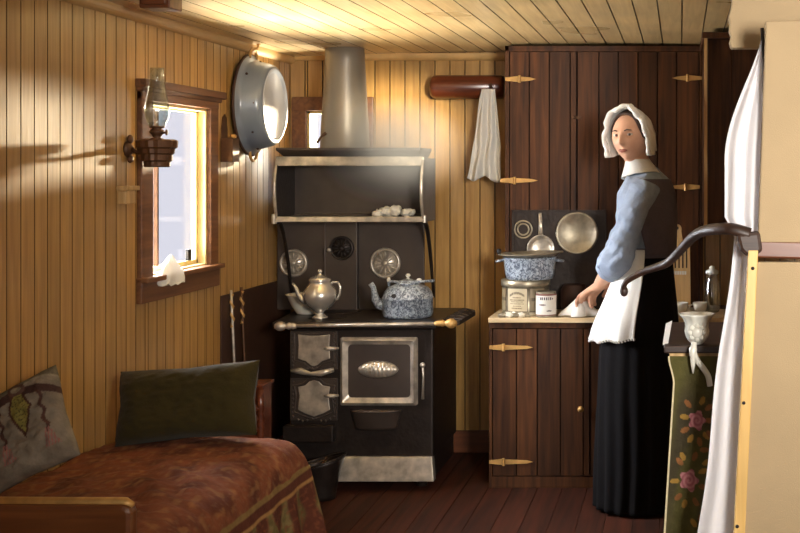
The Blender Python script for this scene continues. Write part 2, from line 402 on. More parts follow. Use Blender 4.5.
m.build('scroll_moulding', 'nickel', st, sm=True)
m = MB(); m.tube([sp(303,431)+Vector((0,-.02,0)), sp(318,433)+Vector((0,-.03,0)), sp(334,429)+Vector((0,-.02,0))], [.008,.012,.008], 10); m.build('draft_slide', 'nickel', st, sm=True)
# hearth at the lower left
m = MB(); m.prism([sp(286,424), sp(336,424), sp(336,440), sp(286,440)], (0,-.05,0)); m.build('ash_door', 'iron', st, bevel=.005)
# oven door
def rrect(x0, x1, y0, y1, r, n=5):
    o = []
    for cx, cy, a0 in ((x1-r, y0+r, -90), (x1-r, y1-r, 0), (x0+r, y1-r, 90), (x0+r, y0+r, 180)):
        for i in range(n+1):
            an = math.radians(a0+90*i/n); o.append((cx+r*cos(an), cy+r*sin(an)))
    return o
d = MB(); out = rrect(341,418,337,405,2); inn = rrect(349,411,344,397,4); k = len(out)
vo = [sp(*p)+Vector((0,-.012,0)) for p in out]; vm = [sp(*p)+Vector((0,-.026,0)) for p in rrect(344,415,340,402,2)]; vi = [sp(*p)+Vector((0,-.014,0)) for p in inn]
d.loft([vo, vm, vi], cap=False); d.prism([p+Vector((0,.004,0)) for p in vo], (0,.012,0))
od = d.build('oven_door', 'nickel', st, bevel=.0)
m = MB(); m.prism([sp(*p)+Vector((0,-.013,0)) for p in rrect(348,412,343,398,4)], (0,.01,0)); m.build('door_panel', 'ironmid', od)
def fish(u, v):
    x = -1+2*u; wdt = (1-abs(x)**2.2)**.6 if abs(x) < 1 else 0
    return sp(379+20*x, 369+(v-.5)*17*wdt)+Vector((0, -.014-.022*wdt*(1-(2*v-1)**2)-.0012*sin(u*60)*wdt, 0))
m = MB(); m.grid(fish, 60, 10); m.build('door_emblem', 'nickel', od, sm=True, solid=.003)
m = MB(); m.tube([sp(424,362)+Vector((0,-.03,0)), sp(425,375)+Vector((0,-.035,0)), sp(424,398)+Vector((0,-.025,0))], [.006,.005,.007], 8); m.ball(sp(424,364)+Vector((0,-.03,0)), .012)
m.build('oven_lever', 'nickel', st, sm=True)
def cup(u, v):
    an = PI*u; r = lerp(1, .55, v)
    return sp(377-25*cos(an)*lerp(1, .8, v), 409+v*19)+Vector((0, -.01-.055*sin(an)*r, 0))
m = MB(); m.grid(cup, 24, 8); m.prism([cup(i/12, .0) for i in range(13)], (0,0,-.006)); m.prism([cup(i/12, 1) for i in range(13)], (0,0,.006))
m.build('ash_cup', 'ironmid', st, sm=True, solid=.005)
m = MB(); m.prism([sp(331,456)+Vector((0,-.02,0)), sp(433,456)+Vector((0,-.02,0)), sp(436,479)+Vector((0,-.05,0)), sp(318,479)+Vector((0,-.05,0))], (0,.05,0))
m.build('kick_plate', 'nickel', st, bevel=.004)
m = MB(); m.box(SX0+.01, SX1-.01, SF+.03, SB-.02, .03, .135); m.build('base_box', 'iron', st, bevel=.005)
for x, y in ((SX0+.06, SF+.06), (SX1-.06, SF+.06), (SX0+.06, SB-.06), (SX1-.06, SB-.06)):
    MB().lathe([(.02,0),(.026,.005),(.018,.03),(.03,.05)], (x, y, 0), n=14).build('foot', 'iron', st, sm=True)
# high back
BP = 5.78; CF = 5.55
m = MB(); m.box(XW(277,BP), XW(424,BP), BP, BP+.02, HOB, 1.2); m.build('back_panel', 'ironmid', st, bevel=.003)
m = MB()
pxa, pxb = XW(326,BP-.02), XW(358,BP-.02)
m.box(pxa, pxb, BP-.035, BP, HOB, 1.19); m.box(pxa-.004, pxa+.003, BP-.04, BP, HOB, 1.19)
m.build('flue_cover', 'ironmid', st, bevel=.008)
def wheel(cx, cy, r, Y, name, solid_):
    m = MB(); c = P(cx, cy, Y)
    m.lathe([(r*.78,0),(r*.8,.012),(r*.9,.016),(r,.01),(r,0)], c, (0,-1,0), 36, cap=False)
    m.lathe([(.001,0),(r*.8,0),(r*.8,.003),(.001,.003)], c, (0,-1,0), 36)
    m.lathe([(.001,0),(r*.22,0),(r*.22,.014),(.001,.017)], c, (0,-1,0), 20)
    for i in range(12):
        a = 2*PI*i/12; dd = Vector((cos(a), 0, sin(a)))
        m.tube([c+dd*r*.2+Vector((0,-.008,0)), c+dd*r*.82+Vector((0,-.008,0))], [.0025,.0045], 6)
        if not solid_: m.ball(c+dd*r*.6+Vector((0,-.006,0)), (r*.1, .006, r*.1), 8, 6)
    o = m.build(name, 'nickel' if not solid_ else 'iron', st, sm=True)
wheel(294, 263, .068, BP, 'round_grille', False); wheel(385.5, 263, .074, BP, 'round_grille', False); wheel(342, 248, .058, BP-.035, 'damper_disc', True)
m = MB(); m.ball(P(329,250,BP-.05), .01); m.build('damper_knob', 'nickel', st, sm=True)
# warming closet
cx0, cx1 = XW(277,CF), XW(423,CF); ct, cb = ZW(160,CF), ZW(220,CF)
m = MB(); m.box(cx0, cx1, CF+.01, BP+.03, cb, cb+.012); m.box(cx0, cx1, BP+.01, BP+.03, cb, ct); m.box(cx0, cx1, CF+.01, BP+.03, ct-.01, ct+.01)
m.build('warming_closet', 'ironmid', st, bevel=.002)
for xa in (cx0, cx1):      # cheeks with bulging fronts
    m = MB(); poly = [Vector((xa-.006, BP+.02, cb-.01)), Vector((xa-.006, CF, cb-.01))]+[Vector((xa-.006, CF-.035*sin(PI*i/12), lerp(cb, ct, i/12))) for i in range(13)]+[Vector((xa-.006, BP+.02, ct+.01))]
    m.prism(poly, (.012,0,0)); ch = m.build('closet_cheek', 'iron', st, bevel=.002)
    m = MB(); m.tube([Vector((xa, CF-.035*sin(PI*i/12)-.004, lerp(cb, ct, i/12))) for i in range(13)], [.005+.004*sin(PI*i/12) for i in range(13)], 10); m.build('cheek_edge', 'nickel', ch, sm=True)
m = MB(); m.box(cx0-.005, cx1+.005, CF-.008, CF+.012, ZW(166,CF), ZW(156.5,CF)); m.build('closet_top_strip', 'nickel', st, bevel=.004)
m = MB(); m.box(cx0-.01, cx1+.004, CF-.012, CF+.01, ZW(222,CF), ZW(216.5,CF)); m.tube([(cx0-.012, CF-.005, ZW(224,CF)), (cx0-.012, CF-.005, ZW(214,CF))], .012, 12); m.tube([(cx1+.008, CF-.005, ZW(223,CF)), (cx1+.008, CF-.005, ZW(215,CF))], .009, 12)
m.build('closet_shelf_strip', 'nickel', st, bevel=.003)
for xa in (cx0-.004, cx1+.002):      # scrolled brackets beneath
    m = MB()
    m.tube([Vector((xa, lerp(CF+.01, BP, t), lerp(cb-.01, HOB+.06, t**1.6)+.03*sin(PI*t))) for t in [i/14 for i in range(15)]], [.012-.005*i/14 for i in range(15)], 8)
    m.build('scroll_bracket', 'iron', st, sm=True)
m = MB(); ty = BP-.14
m.loft([[Vector((x, y, z)) for x, y in ((cx0+.03+e, CF+.03+e), (cx1-.03-e*.5, CF+.03+e), (cx1-.03-e*.5, BP+.02), (cx0+.03+e, BP+.02))] for z, e in ((ct+.01, 0), (ct+.045, -.035), (ct+.057, -.035), (ct+.057, .0))])
m.build('top_shelf', 'ironmid', st, bevel=.002)
m = MB(); c0 = P(345, 100, 5.69); m.lathe([(.112, ct+.04), (.118, ct+.05), (.114, ct+.06), (.11, 1.62), (.102, 1.75), (.092, 1.93), (.088, 2.02)], (c0.x, 5.69, 0), n=40)
m.build('stovepipe', 'pipe', st, sm=True, label='grey tapering stovepipe rising to the ceiling')
m = MB(); m.tube([P(317,143,5.55), P(321,137,5.56), P(326,133,5.57)], [.006,.005,.008], 8); m.build('pipe_damper_handle', 'darkmetal', st, sm=True)

# coal scuttle before the stove's left foot
m = MB(); rings = []
for t in [i/10 for i in range(11)]:
    z = .005+.155*t; rr = lerp(.055, .092, t**1.3)
    rings.append([Vector((-1.54+cos(2*PI*j/28)*rr*(1.15), 5.135+sin(2*PI*j/28)*rr, z+.03*t*cos(2*PI*j/28))) for j in range(28)])
m.loft(rings, cap=False); m.prism(rings[0], (0,0,.004)); m.tube(rings[-1]+[rings[-1][0]], .004, 6)
t_ = thing('coal_scuttle', 'dark iron coal scuttle on the floor by the stove ash door', 'bucket', (-1.54, 5.135, 0))
m.build('bucket', 'iron', t_, sm=True, solid=.003)
m = MB(); m.tube([Vector((-1.54, 5.135-.094*cos(PI*i/12), .162-.02*sin(PI*i/12)-.0)) for i in range(13)], .004, 8); m.build('bail_handle', 'darkmetal', t_, sm=True)

# ------------------------------------------------------------------ things on the stove
t_ = thing('teapot', 'polished silver teapot with slim spout on front of the cooktop', 'teapot', (0,0,0), mat=Matrix.Translation((XW(320,5.42), 5.42, HOB+.004)))
S = 1/ (F/5.42)
m = MB(); m.lathe([(.034,0),(.036,.003),(.028,.009),(.016,.02),(.018,.028),(.045,.045),(.068,.072),(.076,.1),(.07,.125),(.055,.145),(.047,.155),(.046,.165),(.05,.17),(.047,.173),(.001,.173)], n=40); m.build('body', 'silver', t_, sm=True, world=False)
m = MB(); m.lathe([(.048,.17),(.05,.175),(.042,.182),(.025,.19),(.012,.195),(.007,.2),(.01,.207),(.011,.213),(.005,.22),(.001,.221)], n=28); m.build('lid', 'silver', t_, sm=True, world=False)
m = MB(); m.tube([(-.06,0,.075),(-.082,0,.085),(-.098,0,.108),(-.108,0,.135),(-.124,0,.157)], [.017,.014,.011,.008,.006], 14); m.build('spout', 'silver', t_, sm=True, world=False)
m = MB(); m.tube([(.045,0,.15),(.06,0,.162),(.082,0,.16),(.092,0,.14),(.09,0,.11),(.08,0,.088),(.066,0,.08)], [.005,.006,.006,.006,.006,.006,.005], 10); m.build('handle', 'silver', t_, sm=True, world=False)

m = MB(); c = Vector((XW(309,5.6), 5.6, HOB+.004))
m.lathe([(.055,0),(.058,.004),(.075,.03),(.1,.085),(.106,.09),(.1,.091),(.094,.086),(.07,.034),(.05,.01),(.001,.008)], c, n=36)
m.build('mixing_bowl', 'porcelain', sm=True, label='pale cream bowl standing behind the silver teapot', cat='bowl')

t_ = thing('kettle', 'blue-grey speckled graniteware kettle on right of the cooktop', 'kettle', mat=Matrix.Translation((XW(408,5.46), 5.46, HOB+.004)))
def speckle(): 
    m, nt, b = new_mat('speckled_graniteware'); N = nt.nodes; L = nt.links
    tc = N.new('ShaderNodeTexCoord'); n = N.new('ShaderNodeTexNoise'); n.inputs['Scale'].default_value = 70; n.inputs['Detail'].default_value = 3; n.inputs['Distortion'].default_value = 1.5
    L.new(tc.outputs['Object'], n.inputs['Vector']); r = N.new('ShaderNodeValToRGB'); L.new(n.outputs['Fac'], r.inputs[0])
    r.color_ramp.elements[0].position = .4; r.color_ramp.elements[0].color = srgb(74,82,96); r.color_ramp.elements[1].position = .6; r.color_ramp.elements[1].color = srgb(176,186,196)
    L.new(r.outputs[0], b.inputs['Base Color']); b.inputs['Roughness'].default_value = .3; b.inputs['Coat Weight'].default_value = .3; return m
M['granite'] = speckle()
m = MB(); m.lathe([(.095,0),(.108,.004),(.113,.02),(.113,.085),(.117,.088),(.113,.092),(.106,.115),(.09,.135),(.06,.148),(.05,.15),(.001,.15)], n=44); m.build('body', 'granite', t_, sm=True, world=False)
m = MB(); m.lathe([(.052,.148),(.055,.153),(.04,.165),(.015,.172),(.001,.173)], n=28); ld = m.build('lid', 'granite', t_, sm=True, world=False)
m = MB(); m.lathe([(.001,.172),(.008,.173),(.005,.18),(.012,.188),(.008,.196),(.001,.198)], n=16); m.build('knob', 'porcelain', ld, sm=True, world=False)
m = MB(); m.tube([(-.1,0,.05),(-.13,0,.058),(-.148,0,.08),(-.153,0,.11),(-.158,0,.135),(-.17,0,.152)], [.026,.024,.019,.014,.012,.013], 14); m.build('spout', 'granite', t_, sm=True, world=False)
m = MB(); m.tube([(-.085,0,.135),(-.088,0,.16),(-.07,-.02,.163),(0,-.035,.16),(.07,-.02,.163),(.12,0,.165)], [.006,.006,.006,.006,.006,.007], 10); m.build('bail_handle', 'granite', t_, sm=True, world=False)
for p_, r_ in (((-.088,0,.168), (.009,.009,.012)), ((.055,-.02,.17), (.012,.008,.008))): m = MB(); m.ball(p_, r_); m.build('handle_ear', 'porcelain', t_, sm=True, world=False)
m = MB(); m.prism([(-.04+.012*cos(a*PI/4), -.1065, .105+.01*sin(a*PI/4)) for a in range(8)], (0,.01,0)); m.build('chip_mark', 'blk', t_, world=False, label='dark chipped spot')

for i, (px, py, r) in enumerate(((378,205,.024),(387,202,.03),(396,206,.026),(395,198,.026),(406,204,.022),(412,202,.017),(383,199,.018))):
    Y = 5.62+.02*(i % 3); s = r; c = Vector((XW(px,Y), Y, cb+.012+s*.55 if py > 200 else cb+.012+s*1.2))
    c.z += .006*(i%3); m = MB(); m.ball(c, (s*1.05, s, s*.85), 18, 12, fn=lambda p, d: p*(1+.55*nz(d.x*1.8+i*7, d.y*1.8, d.z*1.8)+.06*nz(d.x*6, d.y*6+i, d.z*6)))
    m.build('eggshell', 'shell', sm=True, label=['leftmost pale shell lump in warming closet','large pale shell lump second from left in warming closet','low middle pale shell lump on the warming closet shelf','pale shell lump topping the heap in warming closet','pale shell lump right of the heap in warming closet','rightmost small pale shell lump in warming closet','small pale shell lump at back of the warming closet heap'][i], cat='shell', group='pale shells in the warming closet')

# ------------------------------------------------------------------ wall wash basin
bc = Vector((WX+.02, 5.395, 1.70))
t_ = thing('wash_basin', 'large blue-grey enamel basin hung upright on left wall', 'basin', bc)
prof = [(.222,.0),(.226,.004),(.222,.010),(.205,.016),(.198,.03),(.186,.085),(.176,.105),(.165,.112)]
m = MB(); m.lathe(prof, bc, (1,0,0), 56, cap=False); m.build('bowl', 'enamel', t_, sm=True, solid=.003)
m = MB(); m.lathe([(.001,.104),(.145,.104),(.15,.106),(.158,.114),(.167,.113),(.169,.108)], bc, (1,0,0), 56, cap=False); m.build('base', 'enamel_lit', t_, sm=True, label='basin bottom coloured pale for the light on it')  # bottom coloured paler than the sides, painting the light on it
m = MB(); m.lathe([(.221,-.004),(.228,-.002),(.230,.004),(.227,.009),(.221,.011)], bc, (1,0,0), 56, cap=False); m.build('rim', 'rust', t_, sm=True)
for sg in (1, -1):
    m = MB(); m.tube([bc+Vector((.012, .045*cos(PI*i/10), sg*(.21+.04*sin(PI*i/10)))) for i in range(11)], .007, 8); m.build('handle', 'brass', t_, sm=True)
for i in range(9):
    m = MB(); a = i*.71+.3; c = bc+Vector((.03+.06*((i*37) % 10)/10, 0, 0)); rr = .2-.02*((i*37) % 10)/10
    m.ball(c+Vector((0, rr*cos(a), rr*sin(a))), (.006,.006,.007), 8, 6)
    m.build('chip_mark', 'rust', t_, sm=True)
m = MB(); m.tube([(WX, 5.395, 1.952), (WX+.05, 5.395, 1.954), (WX+.055, 5.395, 1.975)], .006, 8); m.ball((WX+.055, 5.395, 1.978), .01)
m.build('wall_hook', 'brass', sm=True, label='brass hook in left wall above the enamel basin', cat='hook')

# ------------------------------------------------------------------ oil lamp on bracket
LY = 4.22; s_ = F/LY
lx = XW(157, LY)
br = thing('lamp_bracket', 'dark metal swing bracket on left wall holding the oil lamp', 'bracket', (WX, LY, 1.45))
m = MB(); zc = ZW(149, LY)
m.lathe([(.001,.0),(.028,0),(.03,.006),(.018,.014),(.01,.02),(.001,.022)], (WX, 4.23, zc), (1,0,0), 20); m.ball((WX+.012, 4.23, zc+.035), (.01,.016,.016)); m.ball((WX+.012, 4.23, zc-.035), (.01,.014,.014)); m.build('wall_plate', 'darkmetal', br, sm=True)
m = MB(); m.tube([(WX+.015, 4.23, zc), (WX+.04, 4.225, zc-.012), (lx-.03, LY, zc-.005)], [.009,.007,.008], 10); m.build('arm', 'darkmetal', br, sm=True)
m = MB(); m.lathe([(.04,-.064),(.043,-.06),(.043,-.045),(.05,-.04),(.05,-.02),(.056,-.015),(.058,.0),(.066,.006),(.068,.028),(.063,.032),(.055,.034),(.05,.03),(.001,.02)], (lx, LY, zc), n=28, flute=lambda a, h: .04*cos(12*a)*(1 if h > -.05 else .3)); m.build('holder_cup', 'darkmetal', br, sm=False)
ol = thing('oil_lamp', 'glass-chimney oil lamp in wall bracket before the left window', 'lamp', (lx, LY, zc+.03))
m = MB(); m.lathe([(.02,0),(.03,.004),(.012,.01),(.018,.02),(.026,.028),(.024,.036),(.016,.042),(.026,.045),(.026,.05),(.001,.05)], (lx, LY, zc+.03), n=24); m.build('burner', 'darkmetal', ol, sm=True)
m = MB(); m.tube([(lx+.02, LY-.01, zc+.055), (lx+.038, LY-.015, zc+.058)], .004, 8); m.ball((lx+.04, LY-.015, zc+.058), (.003,.011,.011)); m.build('wick_wheel', 'darkmetal', ol, sm=True)
m = MB(); m.lathe([(.026,.05),(.036,.075),(.041,.1),(.038,.13),(.030,.17),(.024,.21),(.022,.255)], (lx, LY, zc+.03), n=28, cap=False); m.build('chimney', 'lampglass', ol, sm=True, solid=.002)
m = MB(); m.box(WX-.001, WX+.028, 4.16, 4.24, 1.288, 1.335).box(WX-.001, WX+.038, 4.15, 4.25, 1.335, 1.352)
m.build('match_holder', 'palewood', bevel=.003, label='small pale wooden block on left wall below lamp bracket', cat='holder')
# dark tin box holder right of the window
my = 5.13; zz = ZW(162, my)
t_ = thing('wall_pocket', 'dark tin wall pocket hung between left window and basin', 'holder', (WX, my, zz))
m = MB(); m.box(WX+.004, WX+.055, my-.045, my+.03, zz, zz+.1); m.box(WX+.01, WX+.05, my-.04, my+.025, zz+.1, zz+.103); m.build('box', 'darkmetal', t_, bevel=.004)
m = MB(); m.prism([(WX, my-.035, zz), (WX, my+.03, zz), (WX, my+.03, zz+.14), (WX, my+.018, zz+.19), (WX, my, zz+.205), (WX, my-.02, zz+.19), (WX, my-.035, zz+.14)], (.005,0,0)); m.build('back_plate', 'darkmetal', t_)
m = MB(); m.ball((WX+.05, my-.02, zz+.11), (.012,.014,.01)); m.build('lid_knob', 'brass', t_, sm=True)

# cloth on the sill
def cl(u, v):
    a = u*2*PI; r = .045*sin(PI*min(v,1)*.5+.05)
    n_ = 1+.35*nz(cos(a)*1.6, sin(a)*1.6, v*2.5)
    return Vector((WX+.028+r*.75*cos(a)*n_, 4.53+r*2.1*sin(a)*n_, 1.085-.105*v+.015*nz(cos(a)*3, sin(a)*3, v*4)))
m = MB(); m.grid(cl, 36, 20)
m.prism([cl(i/36, 1) for i in range(36)], (0,0,.004)); m.build('sill_cloth', 'white', sm=True, label='crumpled white cloth drooping from the left window sill', cat='cloth')
# ceiling block
m = MB(); c = P(161, 9, 3.95); zt = cz(c.x)+.002; m.box(c.x-.05, c.x+.05, c.y-.05, c.y+.05, zt-.05, zt); m.box(c.x-.04, c.x+.04, c.y-.06, c.y+.06, zt-.04, zt-.002)
m.build('ceiling_block', 'brown_x', bevel=.004, label='small dark wooden block fixed to ceiling near left wall', cat='block')

# ------------------------------------------------------------------ roller and towel
RY = 5.90
t_ = thing('towel_roller', 'fat reddish wooden towel roller on back wall beside cupboard', 'roller', (-1.04, RY, 1.82))
m = MB(); xa, xb = XW(430,RY), XW(504,RY); zr = ZW(87,RY)
m.lathe([(.02,0),(.044,.006),(.056,.02),(.058,.04),(.058,xb-xa-.01),(.05,xb-xa)], (xa, RY, zr), (1,0,0), 32); m.build('roller', 'red_wood', t_, sm=True)
for x_ in (xa+.01, xb-.04): m = MB(); m.box(x_, x_+.02, RY+.03, BY, zr-.03, zr+.03); m.build('bracket', 'brown_x', t_)
m = MB(); tx = XW(491,RY-.09); m.tube([(tx, RY-.05, zr-.005), (tx, RY-.085, zr-.008), (tx, RY-.09, zr+.012)], .005, 8); m.build('peg', 'darkmetal', t_, sm=True)
def tow(u, v):
    Y = RY-.085
    l = lerp(482, 467+2*sin(v*3), v**.9); r = lerp(495, 501, min(1, v*1.6))
    py = lerp(89, 178+3*sin(u*9)+2*u, v); x = XW(lerp(l, r, u), Y); z = ZW(py, Y)
    amp = .006+.016*v
    return Vector((x, Y+amp*sin(u*17+1.5*nz(u*2, v*3))+.02*nz(u*3, v*4, 2)-.0*v, z))
m = MB(); m.grid(tow, 70, 50)
m.build('hand_towel', 'white', sm=True, solid=.004, label='white hand towel hanging from wooden roller by stove', cat='towel')

# ------------------------------------------------------------------ cupboards
UF = 5.63
def hinge(parent, root_px, tip_px, py, Y, name='hinge', h=5):
    m = MB(); s = 1 if tip_px > root_px else -1; y = Y-.006
    mid = root_px+s*16; 
    pts = [(mid, -h*.5), (tip_px-s*6, -h*.32), (tip_px, 0), (tip_px-s*6, h*.32), (mid, h*.5)]
    m.prism([P(a, py+b, y) for a, b in pts], (0,.005,0))
    m.prism([P(root_px, py-h*.35, y), P(mid-s*3, py-h*.6, y), P(mid-s*3, py+h*.6, y), P(root_px, py+h*.35, y)], (0,.005,0))
    m.tube([P(mid-s*1.5, py-h*.75, y-.002), P(mid-s*1.5, py+h*.75, y-.002)], .007, 10)
    return m.build(name, 'brass', parent, bevel=.001, label='brass strap hinge')
t_ = thing('cupboard', 'tall dark plank wall cupboard with two doors above the worktop', 'cupboard', (-.36, 5.8, .78))
X0, X1 = XW(505,UF), XW(703,UF); xm = XW(577,UF); CT = .757
m = MB(); m.box(X0, X1, UF+.02, BY-.002, CT+.002, 1.992); m.box(X0, X0+.02, UF-.002, UF+.02, CT+.002, 1.992); m.box(X0, X1, UF-.002, UF+.02, 1.965, 1.992); m.build('carcass', 'brown', t_, bevel=.002)
ffr = lambda a, d, z: Vector((a, UF-.004-d, z))
m = MB(); board_wall(m, X0+.022, xm-.002, CT+.01, 1.963, .098, ffr, var=.25, jit=.1); d1 = m.build('door', 'brown', t_)
m = MB(); board_wall(m, xm+.002, X1-.004, CT+.01, 1.963, .098, ffr, var=.25, jit=.1); d2 = m.build('door', 'brown', t_)
hinge(d1, 505, 536, 79, UF-.006); hinge(d1, 500, 538, 180.5, UF-.006); hinge(d2, 702, 672, 78, UF-.006); hinge(d2, 700, 668, 187, UF-.006)
m = MB(); m.box(xm-.025, xm+.02, UF-.012, UF-.004, ZW(119,UF), ZW(116,UF)); m.ball((xm-.012, UF-.016, ZW(117.5,UF)), .008); m.build('latch', 'darkmetal', d1, bevel=.001)
# lower cupboard
LF = 5.32
t_ = thing('base_cupboard', 'low dark plank cupboard under the pale worktop', 'cupboard', (-.3, 5.5, 0))
X0, X1 = XW(489,LF), .34
m = MB(); m.box(X0, X1, LF+.02, BY-.01, .0, CT-.022); m.box(X0, X1, LF-.004, LF+.02, CT-.05, CT-.022); m.box(X0, X0+.014, LF-.004, LF+.02, 0, CT-.05); m.box(X0, X1, LF-.001, LF+.02, 0, .05); m.build('carcass', 'brown', t_, bevel=.002)
ffl = lambda a, d, z: Vector((a, LF-.004-d, z))
m = MB(); board_wall(m, X0+.016, -.40, .055, CT-.053, .098, ffl, var=.25, jit=.1); d1 = m.build('door', 'brown', t_)
m = MB(); board_wall(m, -.396, X1, .055, CT-.053, .098, ffl, var=.25, jit=.1); d2 = m.build('door', 'brown', t_)
hinge(d1, 489, 533, 347.5, LF-.006); hinge(d1, 489, 533, 462, LF-.006)
m = MB(); m.lathe([(.006,0),(.006,.012),(.013,.018),(.014,.024),(.001,.03)], (XW(581,LF), LF-.004, ZW(408,LF)), (0,-1,0), 16); m.build('knob', 'brass', d1, sm=True)
m = MB(); m.box(XW(488,5.29), .36, 5.29, UF-.006, CT-.022, CT)
m.build('worktop', 'counter', bevel=.003, label='pale worn wooden worktop along the plank cupboards', cat='worktop')
# narrow cupboard to the right
NY = 5.02
t_ = thing('corner_cupboard', 'narrow dark projecting wall cupboard right of hinged plank doors', 'cupboard', (.25, 5.3, 1.16))
m = MB(); nx = XW(705,NY); m.box(nx, nx+.42, NY+.02, UF-.02, 1.16, 1.985); m.box(nx-.012, nx+.43, NY-.01, UF-.02, 1.96, 1.985); m.build('carcass', 'brown', t_, bevel=.003)
fn_ = lambda a, d, z: Vector((a, NY+.016-d, z))
m = MB(); board_wall(m, nx+.012, nx+.41, 1.17, 1.955, .1, fn_, var=.2); m.build('door', 'brown', t_)
m = MB(); m.box(nx-.003, nx+.01, NY+.003, NY+.02, 1.16, 1.96); m.build('edge_strip', 'palewood', t_)

# ------------------------------------------------------------------ things on the worktop
tp = thing('baking_tray', 'dark square sheet-iron tray leaning on the cupboard behind the pots', 'tray', (XW(558,5.6), 5.61, CT))
m = MB(); y = UF-.02; x0, x1 = XW(512,y), XW(606,y); z1 = ZW(210,y)
m.box(x0, x1, y-.004, y, CT+.001, z1); m.box(x0, x1, y-.012, y, z1-.006, z1); m.box(x0, x0+.006, y-.012, y, CT+.001, z1); m.box(x1-.006, x1, y-.012, y, CT+.001, z1); m.build('sheet', 'iron', tp)
m = MB(); c = P(523,229.5,y-.012)
for r in (.04, .026): m.lathe([(r-.004,0),(r,.004),(r+.004,0)], c+Vector((0,.008,0)), (0,-1,0), 28, cap=False)
m.build('ring_mark', 'tin', tp, sm=True)
m = MB(); c = P(577, 233, UF-.045); m.lathe([(.001,.006),(.088,.006),(.094,.012),(.099,.006),(.099,0),(.001,0)], c, Vector((0,-1,.06)), 44)
m.build('pan_lid', 'tin', sm=True, label='round dull tin lid leaning on the cupboard beside the woman', cat='lid')
# move the lid's foot onto a jar so that it does not hang: brown crock behind
m = MB(); c = Vector((XW(574,5.53), 5.535, CT)); m.lathe([(.05,0),(.055,.004),(.062,.03),(.062,.1),(.052,.118),(.05,.126),(.045,.126),(.001,.12)], c, n=32)
m.build('stoneware_crock', 'rust', sm=True, label='dark brown crock on worktop beneath the round tin lid', cat='crock')

# big tin
c = Vector((XW(525,5.43), 5.46, CT)); tr = .108; th = .158
t_ = thing('biscuit_tin', 'large round biscuit tin with paper label under the enamel pot', 'tin', c)
m = MB(); m.lathe([(tr-.003,0),(tr,.003),(tr,.01),(tr-.002,.012),(tr-.002,th-.03),(tr,th-.028)], c, n=48); m.build('body', 'tin', t_, sm=True)
m = MB(); m.lathe([(tr+.003,th-.03),(tr+.004,th-.028),(tr+.004,th-.004),(tr,th),(.001,th)], c, n=48, cap=False); m.build('lid', 'tin', t_, sm=True)
def tinlabel(name, c, r, z0, z1, a0, a1, colf, parent, nu=80, nv=60):
    m = MB(); m.grid(lambda u, v: c+Vector((r*sin(lerp(a0,a1,u)), -r*cos(lerp(a0,a1,u)), lerp(z0,z1,v))), nu, nv, col=colf); return m.build(name, 'attr_s', parent, sm=True, solid=.0008)
cream, ink = srgb(190,176,146), srgb(70,58,44)
def lab1(u, v):
    if u < .03 or u > .97 or v < .03 or v > .97: return ink
    if .06 > u or u > .94 or v < .06 or v > .94: return cream
    arch = .80-.9*(u-.5)**2*1.2
    if arch-.05 < v < arch+.05 and .14 < u < .86 and math.fmod(u*22, 1) < .68: return ink
    for k, (vv, a, b) in enumerate(((.60,.3,.7),(.50,.16,.84),(.42,.2,.8),(.34,.18,.82),(.24,.3,.7),(.15,.25,.75))):
        if abs(v-vv) < .018 and a < u < b and math.fmod(u*31+k*.3, 1) < .75: return srgb(110,94,72)
    return cream
tinlabel('paper_label', c, tr-.0008, .018, th-.034, math.radians(-42), math.radians(12), lab1, t_)
def lab2(u, v):
    if u < .04 or u > .96 or v < .04 or v > .96: return ink
    if .45 < v < .6 and math.fmod(u*16, 1) < .6: return ink
    return srgb(140,126,100)
tinlabel('paper_label', c, tr-.0008, .018, th-.034, math.radians(16), math.radians(60), lab2, t_, 50, 50)
tinlabel('paper_label', c, tr-.0008, .018, th-.034, math.radians(-85), math.radians(-48), lab2, t_, 50, 50)
# small can
c = Vector((XW(546,5.34), 5.342, CT)); 
t_ = thing('food_can', 'small white-labelled can with dark top in front of big tin', 'can', c)
m = MB(); m.lathe([(.043,0),(.045,.003),(.044,.006),(.044,.106),(.045,.109),(.043,.112),(.04,.108),(.001,.108)], c, n=32); m.build('body', 'tin', t_, sm=True)
def lab3(u, v):
    w_ = srgb(214,210,200)
    if v > .93 or v < .05: return srgb(120,70,60)
    if .72 < v < .86 and abs(u-.5+.06*sin(v*30)) < .2 and math.fmod(u*17, 1) < .6: return srgb(60,50,60)
    if (u-.42)**2/.05+(v-.5)**2/.006 < .25: return srgb(120,104,100)
    if (u-.62)**2/.02+(v-.22)**2/.004 < .3: return srgb(100,90,90)
    return w_
tinlabel('paper_label', c, .0452, .008, .103, math.radians(-100), math.radians(100), lab3, t_)
# enamel pot + pan stacked on the tin
c = Vector((XW(530,5.45), 5.44, CT+th+.001))
t_ = thing('enamel_pot', 'speckled blue-grey enamel pot stacked on the biscuit tin', 'pot', c)
m = MB(); m.lathe([(.1,0),(.106,.004),(.112,.03),(.118,.09),(.123,.1),(.118,.1),(.11,.09),(.104,.03),(.095,.01),(.001,.008)], c, n=44); m.build('body', 'granite', t_, sm=True)
for g_ in (-1, 1): m = MB(); m.tube([c+Vector((g_*.116,-.02,.085)), c+Vector((g_*.15,-.02,.08)), c+Vector((g_*.15,.03,.08)), c+Vector((g_*.116,.03,.085))], .005, 8); m.build('ear_handle', 'granite', t_, sm=True)
c2 = c+Vector((.01,-.04,.106)); 
mt = Matrix.Translation(c2) @ Matrix.Rotation(math.radians(-2), 4, 'Y')
t_ = thing('frying_pan', 'shallow wide pan laid as cover on top of the enamel pot', 'pan', mat=mt)
m = MB(); m.lathe([(.001,-.002),(.105,-.002),(.125,.008),(.146,.012),(.146,.016),(.122,.013),(.1,.004),(.001,.004)], n=48); m.build('dish', 'tin', t_, sm=True, world=False)
